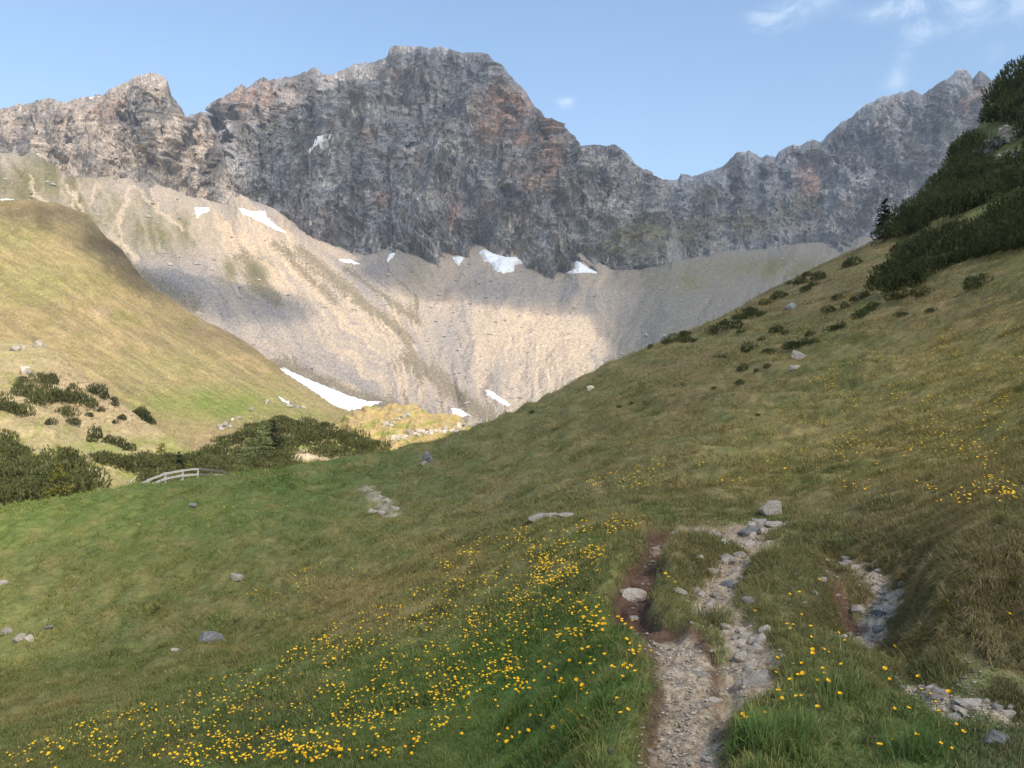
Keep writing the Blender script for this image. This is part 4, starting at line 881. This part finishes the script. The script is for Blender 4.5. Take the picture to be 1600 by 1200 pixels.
for a in [(8, 690, 34), (16, 708, 38), (38, 712, 26), (-6, 705, 30)]: p = S_spur.at(a[0], a[1]); pine(p, a[2] * p[1] / F, 1., "pine bush on the golden bench above the left edge thicket", "pine bushes on the golden bench")
SP = [(35, 596, 16), (64, 598, 24), (80, 599, 26), (33, 607, 20), (30, 618, 26), (50, 618, 30), (60, 632, 34), (78, 626, 36), (95, 628, 36), (112, 624, 32), (128, 632, 32), (140, 636, 26), (2, 640, 34), (18, 645, 34), (36, 650, 30), (104, 650, 28), (116, 664, 20), (78, 664, 18), (145, 614, 26), (160, 622, 26), (178, 627, 12), (179, 634, 13), (158, 643, 11), (141, 651, 12), (218, 626, 20), (226, 643, 24), (224, 654, 24), (236, 660, 20), (190, 656, 14), (180, 662, 10), (150, 684, 20), (144, 690, 16), (170, 692, 20), (186, 698, 24), (200, 704, 22)]
for (px, py, wp) in SP:
    p = S_spur.at(px, py); pine(p, wp * p[1] / F, 1.2, *(("pine bush in the cluster on the left spur under the big pale boulder", "clustered pine bushes on the spur") if px < 145 and py < 655 and wp > 12 else ("scattered pine bush on the heathy right side of the left spur", "scattered pine bushes on the spur")))
TH = [(150, 722), (230, 722), (300, 716), (330, 700), (370, 682), (400, 668), (450, 660), (490, 668), (540, 680), (575, 696), (600, 708), (560, 722), (500, 715), (462, 700), (452, 712), (470, 738), (400, 748), (350, 752), (260, 760), (205, 755), (215, 742)]
mass(TH, 74, 15, 30, 46, .85, "dwarf pine in the dense thicket on the mound behind the fence", "pines of the thicket behind the fence", (S_mound, S_spur))
for a in [(438, 652, 22), (455, 656, 22), (470, 662, 20), (425, 656, 20), (555, 668, 16), (570, 680, 18), (585, 690, 18), (345, 682, 24), (186, 759, 16), (196, 748, 14)]:
    p = S_mound.at(a[0], a[1] + 6); pine(p, a[2] * p[1] / F, .8, "pine bush along the upper rim of the thicket mound", "pine bushes along the thicket's rim")

# ------------------------------------------------------------------ trees
def conifer(name, cat, p, hgt, wid, needle, label, seed, layers=15, per=11, m=26, droop=.35):
    r = random.Random(seed); root = empty(name, tuple(p)); tag(root, label, cat)
    g = Geo(); g.tube([(0, 0, -.2), (.01 * hgt, 0, hgt * .5), (0, 0, hgt * .98)], [hgt * .022, hgt * .014, hgt * .003]); mesh_obj("trunk", g.mesh("trunk", M_bark, True), root)
    g = Geo(); bg_ = Geo()
    for i in range(layers):
        f = (i + r.random() * .5) / layers; z = hgt * (.08 + .9 * f); L = wid / 2 * (1 - f) ** .85 + .04 * hgt * (1 - f) + .02 * hgt
        for k in range(per if f < .8 else 6):
            if r.random() < .12: continue
            a = r.uniform(0, 6.28); l = L * r.uniform(.65, 1.12); e = Vector((math.cos(a), math.sin(a), 0))
            tip = e * l + Vector((0, 0, z - droop * l * (1 - f) + .1 * l)); z += r.uniform(-.6, .6) * hgt / layers; tip.z += r.uniform(-.5, .5) * hgt / layers; st = Vector((0, 0, z))
            bg_.tube([st, st.lerp(tip, .5) + Vector((0, 0, .04 * l)), tip], [hgt * .006, hgt * .004, hgt * .001], 4)
            V, T = [], []
            for q in range(m):
                t_ = r.uniform(.12, 1.05); b = st.lerp(tip, t_); nv = (e * r.uniform(.2, .8) + Vector((r.uniform(-1, 1), r.uniform(-1, 1), r.uniform(-.6, .35)))).normalized()
                ln = hgt * r.uniform(.03, .055); w_ = nv.cross(Vector((r.uniform(-1, 1), r.uniform(-1, 1), 1))).normalized() * hgt * .012
                c = len(V); V += [tuple(b - w_), tuple(b + w_), tuple(b + nv * ln)]; T.append((c, c + 1, c + 2))
            g.add(V, t=T)
    cr = mesh_obj("crown", g.mesh("crown", needle), root); mesh_obj("branches", bg_.mesh("branches", M_bark), cr)
def tree_at(p, hp, wp): return p, hp * p[1] / F, wp * p[1] / F
p, h_, w_ = tree_at(place(1382, 378)[0], 70, 36); conifer("spruce_tree", "spruce", p, h_, w_, M_spruce, "dark pointed spruce standing alone at the lower end of the steep pine forest", 3)
for (sh, px, py, hp, wp, nd, nm_, ct, lb) in ((S_mound, 428, 716, 58, 30, M_spruce, "spruce_tree", "spruce", "young dark spruce rising from the thicket beside the pale green larch"),
                                          (S_mound, 280, 756, 52, 30, M_spruce, "spruce_tree", "spruce", "small dark spruce behind the fence next to yellow green bushes"),
                                          (S_spur, 92, 790, 70, 44, M_yellowleaf, "young_tree", "young tree", "yellowish young conifer in front of the left edge thicket"),
                                          (S_mound, 411, 716, 62, 40, M_larch, "larch_tree", "larch", "pale green larch in fresh leaf beside the young spruce in the thicket"),
                                          (S_mound, 386, 738, 54, 46, M_larch, "larch_tree", "larch", "low spreading pale green larch left of the young spruce"),
                                          (S_mound, 252, 752, 62, 42, M_yellowleaf, "young_tree", "young tree", "yellow green young tree at the left part of the thicket behind the fence"),
                                          (S_mound, 295, 756, 38, 28, M_yellowleaf, "young_tree", "young tree", "small yellow green tree just right of the small dark spruce")):
    p, h_, w_ = tree_at(sh.at(px, py), hp, wp); conifer(nm_, ct, p, h_, w_, nd, lb, px, 13, 10, 24, .2)

# ------------------------------------------------------------------ wooden fence beyond the brow of the meadow
FL = [(205, 766, 47), (232, 760, 49), (258, 754, 50.5), (285, 750, 52), (309, 747, 53.5), (330, 747, 55), (348, 748, 57), (366, 749, 59)]
fp = []
for (px, py, Y) in FL:
    x = (px - 800) / F * Y; z = float(ground_z(np.array([x]), np.array([Y]))[0]); top = (600 - (py - [5, 9, 14, 15, 14, 13, 12, 7][len(fp)])) / F * Y; fp.append((x, Y, z, top))
root = empty("wooden_fence", fp[0][:3]); tag(root, "weathered wooden rail fence running behind the brow of the green meadow", "fence")
o0 = Vector(fp[0][:3])
for i, (x, Y, z, top) in enumerate(fp):
    g = Geo(); zt = max(top, z + .25) + .06
    g.tube([Vector((x, Y, z - .3)) - o0, Vector((x + .02, Y, zt)) - o0], [.065, .055], 7); mesh_obj("post", g.mesh("post", M_wood if i < 5 else M_wood_dark), root)
for i in range(len(fp) - 1):
    (x0, y0, z0, t0), (x1, y1, z1, t1) = fp[i], fp[i + 1]
    for j, dz in enumerate((0, -.32, -.66)):
        if i >= 4 and j == 2: continue
        g = Geo(); a = Vector((x0 - .06, y0 - .09, t0 + dz)) - o0; b = Vector((x1 + .06, y1 - .09, t1 + dz + random.uniform(-.03, .03))) - o0
        g.beam(a, b, .05, .125 if j != 1 else .14, .012); o = mesh_obj("rail", g.mesh("rail", M_wood if i < 4 or (i, j) == (5, 1) else M_wood_dark), root)
        if (i, j) == (5, 1): o["label"] = "short pale rail in the dark section"

# ------------------------------------------------------------------ grass
def slope_at(x, y, e=.12):
    z = ground_z(x, y); return z, (ground_z(x + e, y) - z) / e, (ground_z(x, y + e) - z) / e
def grow(x, y, nb, rad, Lr, wr, lean, two, down=.6, straw_tip=.35, colour=None, tall=1.0):
    """blades of grass in tufts at (x, y): nb blades per tuft"""
    z, sx, sy = slope_at(x, y); n = len(x)
    col = turf_col(x, y, z) if colour is None else colour
    sc_ = np.broadcast_to(np.asarray(tall, float), n)
    rep = lambda a: np.repeat(a, nb, axis=0); N = n * nb
    dx, dy = rng.normal(0, 1, N) * rep(np.broadcast_to(rad, n)), rng.normal(0, 1, N) * rep(np.broadcast_to(rad, n))
    b = np.stack([rep(x) + dx, rep(y) + dy, rep(z) + dx * rep(sx) + dy * rep(sy) - .006], 1)
    g_ = np.hypot(sx, sy) + 1e-6; dd = np.stack([-sx / g_, -sy / g_], 1) * np.clip(g_ * 2.2, 0, 1)[:, None]
    az = rng.uniform(0, 6.28, N); h = np.stack([np.cos(az), np.sin(az)], 1) * (1 - down * .6) + rep(dd) * down
    h /= np.linalg.norm(h, axis=1)[:, None] + 1e-6
    L = rng.uniform(Lr[0], Lr[1], N) * rep(sc_) * rng.uniform(.6, 1, N); th = np.abs(rng.normal(lean, .3, N))
    e = np.stack([h[:, 0] * np.sin(th), h[:, 1] * np.sin(th), np.cos(th)], 1)
    tip = b + e * L[:, None] - np.array([0, 0, 1]) * (L * .35 * np.sin(th) ** 2)[:, None]
    midp = b + (e * .5 + np.array([0, 0, .16])) * L[:, None]
    wa = rng.uniform(0, 6.28, N); wv = np.stack([np.cos(wa), np.sin(wa), 0 * wa], 1) * (rng.uniform(wr[0], wr[1], N) / 2 * rep(np.broadcast_to(sc_ ** .5, n)))[:, None]
    c = rep(col * rng.uniform(.72, 1.3, (n, 1))) * rng.uniform(.75, 1.28, N)[:, None]; st = rng.random(N) < straw_tip * .6
    c[st] = c[st] * .45 + lin((188, 164, 110)) * .55 * rng.uniform(.6, 1.1, st.sum())[:, None]
    if two:
        V = np.stack([b - wv, b + wv, midp + wv * .8, midp - wv * .8, tip], 1).reshape(-1, 3); i = np.arange(N)[:, None] * 5
        C = np.repeat(c, 5, 0); return V, [i + np.array([[0, 1, 2, 3]])], [i + np.array([[3, 2, 4]])], C
    V = np.stack([b - wv, b + wv, tip], 1).reshape(-1, 3); i = np.arange(N)[:, None] * 3
    return V, [], [i + np.array([[0, 1, 2]])], np.repeat(c, 3, 0)
def sample(n, px0, px1, y0, y1, pw):
    """n points of the ground between two distances, thinning out with distance to the power pw"""
    u = rng.random(n); e = 2 - pw
    y = (y0 ** e + u * (y1 ** e - y0 ** e)) ** (1 / e) if abs(e) > 1e-6 else y0 * (y1 / y0) ** u
    px = rng.uniform(px0, px1, n); return (px - 800) / F * y, y
def keep(x, y, soft=.3):
    _, a, b, c = features(x, y); k = np.clip(np.maximum(np.maximum(a, b), c * .62), 0, 1); k = np.where(y < 12.5, k, 1 - sstep(.15, .6, pdist(x, y, L_FAR)))
    return rng.random(len(x)) > sstep(soft * .4, soft * 1.6, k)
parts = []
x, y = sample(33000, -300, 2050, 2.4, 7.5, .25); k = keep(x, y); x, y = x[k], y[k]
pn = fbm(x * 1.3, y * 1.3, 5., 3); parts.append(grow(x, y, 30, .030, (.018, .058), (.0024, .0042), .65, True, .35, .25, None, np.clip(1 + .8 * pn, .45, 1.8)))
x, y = sample(46000, -260, 2050, 6.5, 15, .8); k = keep(x, y); x, y = x[k], y[k]
pn = fbm(x * 2.2, y * 1.6, 5., 3) * 1.5; parts.append(grow(x, y, 17, .05, (.03, .085), (.005, .009), .75, True, .5, .22, None, np.clip(1 + .7 * pn, .35, 2.2)))
x, y = sample(70000, -200, 1950, 14, 42, 1.1); k = keep(x, y); x, y = x[k], y[k]
pn = fbm(x * 1.1 + .4 * y, y * .55, 5., 3) * 1.7; parts.append(grow(x, y, 11, .10, (.06, .17), (.012, .024), .95, False, .75, .3, None, np.clip(1 + .7 * pn, .3, 2.3)))
x, y = sample(75000, -60, 1700, 40, 118, 1.1); pn = fbm(x * .5 + .2 * y, y * .2, 5., 3) * 1.7
parts.append(grow(x, y, 8, .22, (.10, .28), (.03, .06), 1.05, False, .8, .3, None, np.clip(1 + .7 * pn, .3, 2.3)))
# the steep faces of the banks need as much turf as the flat ground
x, y = sample(60000, 1150, 2050, 3.4, 9, .6); _, sx_, sy_ = slope_at(x, y, .06); k = (np.hypot(sx_, sy_) > .55) & keep(x, y); x, y = x[k][:16000], y[k][:16000]
c = turf_col(x, y, ground_z(x, y)) * .6 + lin((150, 134, 90)) * .4 * rng.uniform(.5, 1.2, (len(x), 1))
parts.append(grow(x, y, 16, .02, (.03, .085), (.0024, .0042), .9, True, .85, .35, c))
# long withered tussocks hanging over the banks
BK = [[(1290, 850), (1340, 858), (1400, 868), (1470, 872), (1500, 850), (1560, 838), (1620, 825)], [(1440, 935), (1480, 905), (1520, 890), (1560, 870), (1620, 855)], [(1430, 985), (1480, 1000), (1530, 1012), (1580, 1022), (1640, 1030)], [(1450, 960), (1520, 960), (1620, 950)]]
for q, L in enumerate(BK):
    n_t = (80, 48, 46, 60)[q]; P = P2(*L); A = along(P, n_t, (.09, .07, .07, .2)[q]); tone = rng.uniform(0, 1, n_t)
    A = np.repeat(A, 4, 0) + rng.normal(0, .025, (n_t * 4, 2)); tone = np.repeat(tone, 4); size = np.repeat(rng.uniform(.6, 1.5, n_t), 4); kk = keep(A[:, 0], A[:, 1], .6); A, tone, size = A[kk], tone[kk, None], size[kk]
    c = (lin((178, 162, 118)) * tone + lin((104, 98, 52)) * (1 - tone)) * rng.uniform(.6, 1.15, (len(A), 1))
    parts.append(grow(A[:, 0], A[:, 1], 28, .016, (.05, .12), (.0024, .0042), .95, True, .9, .4, c, size))
for L, sp in ((L_MAIN, .30), (L_TRENCH, .25), (L_BRANCH, .26)):
    A = along(L, 420, sp); d = pdist(A[:, 0], A[:, 1], L); A = A[(d > .22) & keep(A[:, 0], A[:, 1], .5)]
    c = lin((140, 128, 76)) * rng.uniform(.6, 1.1, (len(A), 1)) * .6 + turf_col(A[:, 0], A[:, 1], ground_z(A[:, 0], A[:, 1])) * .5
    parts.append(grow(A[:, 0], A[:, 1], 26, .03, (.06, .15), (.0028, .005), .9, True, .8, .3, c))
TU = [(1200, 1165), (1230, 1180), (1165, 1185), (905, 1145), (880, 1165), (1110, 975), (1430, 1170), (1310, 1085), (940, 1110), (860, 1110), (1460, 1060), (800, 1130), (1250, 1150)]
P = place([a for a, b in TU], [b for a, b in TU]); A = np.concatenate([P[:, :2] + rng.normal(0, .05, (len(P), 2)) for _ in range(9)])
parts.append(grow(A[:, 0], A[:, 1], 40, .03, (.10, .20), (.003, .005), .6, True, .3, .12))
# broad leaved herbs and a few dead stalks among the near grass
x, y = sample(5200, -150, 1750, 2.5, 8.5, .4); k = keep(x, y) & (fbm(x * 1.5, y * 1.5, 21., 3) > -.1); x, y = x[k], y[k]
parts.append(grow(x, y, 7, .018, (.02, .042), (.007, .013), 1.0, True, .3, .04, lin((74, 98, 44)) * rng.uniform(.8, 1.5, (len(x), 1))))
x, y = sample(420, -100, 1700, 2.6, 9, .6); k = keep(x, y); x, y = x[k], y[k]
parts.append(grow(x, y, 2, .02, (.12, .26), (.0016, .0024), .5, True, .3, .1, lin((186, 166, 116)) * rng.uniform(.7, 1.1, (len(x), 1))))
V, Q, T, C, nv = [], [], [], [], 0
for v, q, t, c in parts:
    V.append(v); C.append(c); Q += [a + nv for a in q]; T += [a + nv for a in t]; nv += len(v)
gm = raw_mesh("grass", np.concatenate(V), [np.concatenate(Q), np.concatenate(T)], M_grass, np.clip(np.concatenate(C), .008, .8))
tag(mesh_obj("grass", gm), kind="stuff"); del V, Q, T, C, parts

# ------------------------------------------------------------------ yellow flowers
def blossom(seed, openn):
    r = random.Random(seed); g = Geo(); R_ = .0099
    for k in range(6):
        a = k * math.pi / 3 + r.uniform(-.15, .15); e = Vector((math.cos(a), math.sin(a), 0)); s_ = Vector((-e.y, e.x, 0)); V = []
        for (t_, w_, z_) in ((.12, .14, 0), (.5, .50, .12 + .2 * openn), (.85, .56, .32 + .45 * openn), (1.02, .24, .42 + .6 * openn)):
            for u in (-1, 0, 1): V.append(tuple((e * t_ + s_ * (w_ * u) + Vector((0, 0, z_ + .10 * abs(u)))) * R_ * r.uniform(.95, 1.05)))
        g.add(V, [(i * 3 + j, i * 3 + j + 1, i * 3 + j + 4, i * 3 + j + 3) for i in range(3) for j in range(2)])
    me = g.mesh("flower_head", M_petal, True); 
    return me
def eye_mesh():
    g = Geo(); n = 8; V = [(math.cos(i * 6.283 / n) * .0038, math.sin(i * 6.283 / n) * .0038, .001) for i in range(n)] + [(math.cos(i * 6.283 / n) * 0.0027, math.sin(i * 6.283 / n) * 0.0027, .0042) for i in range(n)] + [(0, 0, .0055)]
    g.add(V, [(i, (i + 1) % n, n + (i + 1) % n, n + i) for i in range(n)], [(n + i, n + (i + 1) % n, 2 * n) for i in range(n)]); return g.mesh("flower_eye", M_eye, True)
BL = [blossom(i, o_) for i, o_ in enumerate((.1, .35, .6, 1.0))]; EYE = eye_mesh()
g = Geo(); g.tube([(0, 0, 0), (.004, .002, -.06), (0, .004, -.16)], [.0013, .0013, .0016], 4); STEM = g.mesh("stem", M_stem, True)
FZ = lambda a: [(x / 2 + 800, y / 2 + 750) for x, y in a]
EXP = FZ([(905, 457), (870, 495), (880, 490), (860, 497), (1020, 530), (1040, 540), (830, 585), (940, 580), (975, 585), (990, 568), (905, 615), (940, 600), (970, 625), (975, 640), (895, 650), (910, 650), (870, 658), (1030, 622), (825, 655), (955, 660), (1195, 555), (1165, 645), (1180, 663), (1270, 650), (1280, 695), (835, 705), (830, 720), (845, 718), (905, 738), (888, 735), (955, 762), (985, 685), (1025, 728), (1195, 755), (1240, 748), (1325, 745), (1310, 720), (1365, 720), (1335, 780), (1388, 800), (720, 800), (730, 800), (712, 804), (790, 762), (1190, 850), (1415, 860), (1408, 856), (1340, 878), (1375, 895), (1150, 890), (1265, 855),
          (760, 437), (900, 395), (868, 385), (960, 345), (1360, 418), (1555, 460), (935, 505), (935, 535), (60, 743), (58, 768), (90, 768), (360, 770), (340, 783), (220, 685), (225, 680), (200, 672), (235, 700), (345, 670), (320, 630), (313, 624), (90, 605), (85, 600), (70, 660), (20, 690), (150, 585), (217, 570), (435, 563), (290, 575), (375, 493), (100, 457), (135, 487), (150, 525), (480, 320), (490, 345), (510, 350)])
random.seed(12)
def flowers_in(poly, n, cl=1.0, sc_=60.):
    a = np.array(poly, float); out = []
    while len(out) < n:
        x = rng.uniform(a[:, 0].min(), a[:, 0].max(), 4000); y = rng.uniform(a[:, 1].min(), a[:, 1].max(), 4000)
        k = inpoly(x, y, poly); x, y = x[k], y[k]; d = fbm(x / sc_, y / (sc_ * .6), 3.3, 4)
        k = rng.random(len(x)) < np.clip(.25 + cl * d, .02, 1) * .5; out += list(zip(x[k], y[k]))
    return out[:n]
SPARSE = flowers_in([(700, 1010), (830, 880), (940, 870), (950, 960), (1010, 1000), (1030, 1060), (960, 1130), (760, 1195), (620, 1195)], 170, .6, 50)
LEFT = flowers_in([(0, 1195), (90, 1150), (180, 1120), (420, 1040), (560, 960), (700, 910), (850, 858), (930, 850), (940, 960), (1000, 985), (900, 1010), (800, 1010), (830, 1090), (700, 1140), (620, 1200), (0, 1215)], 2000, .5)
RIM = flowers_in([(820, 870), (860, 840), (930, 815), (1010, 808), (1012, 825), (960, 845), (950, 880), (880, 920), (820, 930)], 420, 1.0, 40)
RS = flowers_in([(1060, 765), (1180, 720), (1330, 670), (1450, 620), (1640, 560), (1640, 790), (1500, 800), (1380, 780), (1250, 755)], 900, 1.2, 70)
RS2 = flowers_in([(1180, 660), (1280, 590), (1400, 520), (1640, 430), (1640, 560), (1450, 610), (1300, 670)], 800, 1.2, 60)
RS3 = flowers_in([(880, 775), (950, 740), (1060, 710), (1110, 730), (1000, 770)], 170, 1.2, 40) + flowers_in([(640, 890), (780, 840), (900, 820), (840, 850), (700, 905)], 130, 1.2, 40) + flowers_in([(380, 930), (520, 880), (560, 890), (420, 950)], 60, 1., 40) + flowers_in([(150, 830), (400, 780), (500, 790), (300, 850)], 60)
FAR = SPARSE + LEFT + RIM + RS + RS2 + RS3
ALL = [(a, b, True) for a, b in EXP] + [(a, b, False) for a, b in FAR]
PP = place([a[0] for a in ALL], [a[1] for a in ALL])
ok = keep(PP[:, 0], PP[:, 1], .5) | np.array([a[2] for a in ALL]); idx = np.where(ok & (PP[:, 1] < 120))[0]
idx = idx[np.argsort(PP[idx, 1] - 100 * np.array([ALL[i][2] for i in idx]))]
for i in idx[:300]:
    p = PP[i]; px, py = ALL[i][0], ALL[i][1]; h_ = random.uniform(.05, .10)
    root = empty("yellow_flower", (p[0], p[1] , p[2] + h_)); root.rotation_euler = (random.uniform(-.1, .65), random.uniform(-.35, .35), random.uniform(-.6, .6)); s_ = random.uniform(.62, 1.25); root.scale = (s_,) * 3
    if px > 1140: lb, gr_ = "open yellow flower in the short grass right of the footpath", "yellow flowers right of the footpath"
    elif px > 1020: lb, gr_ = "yellow flower on the grassy hump between the two paths", "yellow flowers between the paths"
    elif px > 780: lb, gr_ = "yellow flower in the lush green grass close left of the footpath", "yellow flowers close left of the footpath"
    else: lb, gr_ = "yellow flower in the flowery carpet at the bottom left of the meadow", "yellow flowers of the lower left meadow"
    tag(root, lb, "flower", gr_)
    hd = mesh_obj("flower_head", random.choice(BL), root); mesh_obj("flower_eye", EYE, hd); st = mesh_obj("stem", STEM, root)
g = Geo()
for i in idx[300:]:
    p = PP[i]; y = p[1]; r_ = .0100 * random.uniform(.55, 1.3) * max(1, (y / 8) ** .55); n = 6
    up = Vector((random.uniform(-.4, .4), random.uniform(-.6, .2), 1)).normalized(); a = up.orthogonal().normalized(); b = up.cross(a); c = Vector(p) + Vector((0, 0, random.uniform(.04, .10) * max(1, (y / 10) ** .6)))
    V = [tuple(c - up * r_ * .35)] + [tuple(c + (a * math.cos(k * 6.283 / n) + b * math.sin(k * 6.283 / n)) * r_ * random.uniform(.85, 1.1)) for k in range(n)]
    g.add(V, t=[(0, 1 + k, 1 + (k + 1) % n) for k in range(n)])
o = mesh_obj("distant_yellow_flowers", g.mesh("distant_yellow_flowers", M_petal_far)); tag(o, kind="stuff")

# ------------------------------------------------------------------ clouds overhead, outside the picture: their shadows lie on the slopes
CLOUD_H = 1200.0
def cast(p): p = Vector(p); return (p + SUN * ((CLOUD_H - p.z) / SUN.z))[:2]
mt, t = new_mat("thin_cloud"); dens = t.new('ShaderNodeAttribute', attribute_name="Col").outputs[2]
mx = t.new('ShaderNodeMixShader', {0: dens, 1: t.new('ShaderNodeBsdfTransparent').outputs[0], 2: t.new('ShaderNodeBsdfTranslucent', {0: (.95, .95, .95, 1)}).outputs[0]})
t.new('ShaderNodeOutputMaterial', {0: mx.outputs[0]}); M_cloud = mt
def cloud(polys, cell, soft, dens, nscale, thick):
    pts = np.array([q for P in polys for q in P]); lo, hi = pts.min(0) - 3 * soft, pts.max(0) + 3 * soft
    nx, ny = [int((hi[i] - lo[i]) / cell) + 2 for i in (0, 1)]; X, Y = np.meshgrid(np.linspace(lo[0], hi[0], nx), np.linspace(lo[1], hi[1], ny))
    nz = fbm(X / nscale, Y / nscale, 4.4, 4); m_ = np.zeros(X.shape)
    for P in polys:
        P = [tuple(q) for q in P]; d = edge_d(X, Y, P) * np.where(inpoly(X, Y, P), 1, -1) + soft * .9 * nz; m_ = np.maximum(m_, sstep(-soft, soft, d))
    dn = np.clip(m_ * (1 + .25 * nz), 0, 1) * dens; kp = (m_ > .004).ravel(); lump = .5 + .5 * np.abs(fbm(X / nscale * 2.5, Y / nscale * 2.5, 1., 3))
    top = np.stack([X, Y, CLOUD_H + thick * m_ * lump + .5], -1).reshape(-1, 3); bot = np.stack([X, Y, CLOUD_H - thick * .2 * m_ * lump - .5], -1).reshape(-1, 3)
    f = grid_faces(ny, nx); f = f[kp[f].all(1)]; n_ = nx * ny
    # the rim closes the two sheets
    e = np.concatenate([f[:, [i, (i + 1) % 4]] for i in range(4)]); key = {tuple(a) for a in e.tolist()}; rim = np.array([(a, b, b + n_, a + n_) for a, b in key if (b, a) not in key]).reshape(-1, 4)
    F_ = np.concatenate([f, f[:, ::-1] + n_, rim[:, ::-1]]); V = np.concatenate([top, bot]); C = np.repeat(np.concatenate([dn.ravel(), dn.ravel()])[:, None], 3, 1)
    u, inv = np.unique(F_, return_inverse=True)
    o = mesh_obj("clouds", raw_mesh("clouds", V[u], inv.reshape(F_.shape), M_cloud, C[u], True)); tag(o, kind="stuff")
def gpt(x, y): yy = min(max(y, 1.5), 210); return cast((x, y, float(base_z(np.array([x]), np.array([yy]))[0]) if abs(x) < 1.2 * max(y, 5) else -2))
NEAR = [gpt(*q) for q in ((-6, -260), (-5, 0), (-8, 12), (-12, 20), (-17, 27), (-25, 36), (-26, 47), (-15, 61), (0, 84), (14, 120), (45, 180), (100, 240), (260, 300), (420, 200), (420, -260))]
cloud([NEAR], 4.0, 9.0, .34, 60, 25)
def far(sh, px, py): return cast(sh.at(px, py))
WALL = [far(S_main, 392, 262), far(S_main, 430, 200), far(S_main, 520, 158), far(S_main, 600, 118), far(S_main, 650, 74), far(S_main, 760, 85), far(S_main, 900, 215), far(S_right, 1060, 275), far(S_right, 1240, 228), far(S_right, 1400, 152), far(S_right, 1540, 116), far(S_right, 1700, 170), far(S_right, 1700, 370), far(S_scree, 1300, 470),
        far(S_scree, 1150, 580), far(S_scree, 990, 600), far(S_scree, 955, 560), far(S_scree, 945, 490), far(S_scree, 850, 490), far(S_scree, 720, 468), far(S_scree, 610, 455), far(S_scree, 560, 425), far(S_main, 540, 400), far(S_main, 460, 362), far(S_main, 400, 325)]
BAND = [far(S_scree, *q) for q in ((205, 428), (260, 425), (330, 440), (400, 455), (470, 470), (490, 492), (440, 508), (370, 510), (300, 490), (240, 462))]
BROW = [far(S_hill, *q) for q in ((90, 338), (130, 345), (190, 400), (240, 450), (220, 452), (165, 405), (115, 360))]
cloud([WALL, BAND, BROW], 14.0, 34.0, .50, 190, 90)

# ------------------------------------------------------------------ haze
bx = Geo(); x0, x1, y0, y1, z0, z1 = -3600, 3600, -1600, 4600, -90, 1000
bx.add([(x0, y0, z0), (x1, y0, z0), (x1, y1, z0), (x0, y1, z0), (x0, y0, z1), (x1, y0, z1), (x1, y1, z1), (x0, y1, z1)], [(0, 3, 2, 1), (4, 5, 6, 7), (0, 1, 5, 4), (1, 2, 6, 5), (2, 3, 7, 6), (3, 0, 4, 7)])
mt, t = new_mat("haze"); pv = t.new('ShaderNodeVolumePrincipled', {'Color': (.80, .88, 1.0, 1), 'Density': .0001, 'Anisotropy': .2})
t.new('ShaderNodeOutputMaterial', {1: pv.outputs[0]})
tag(mesh_obj("haze", bx.mesh("haze", mt)), kind="stuff")
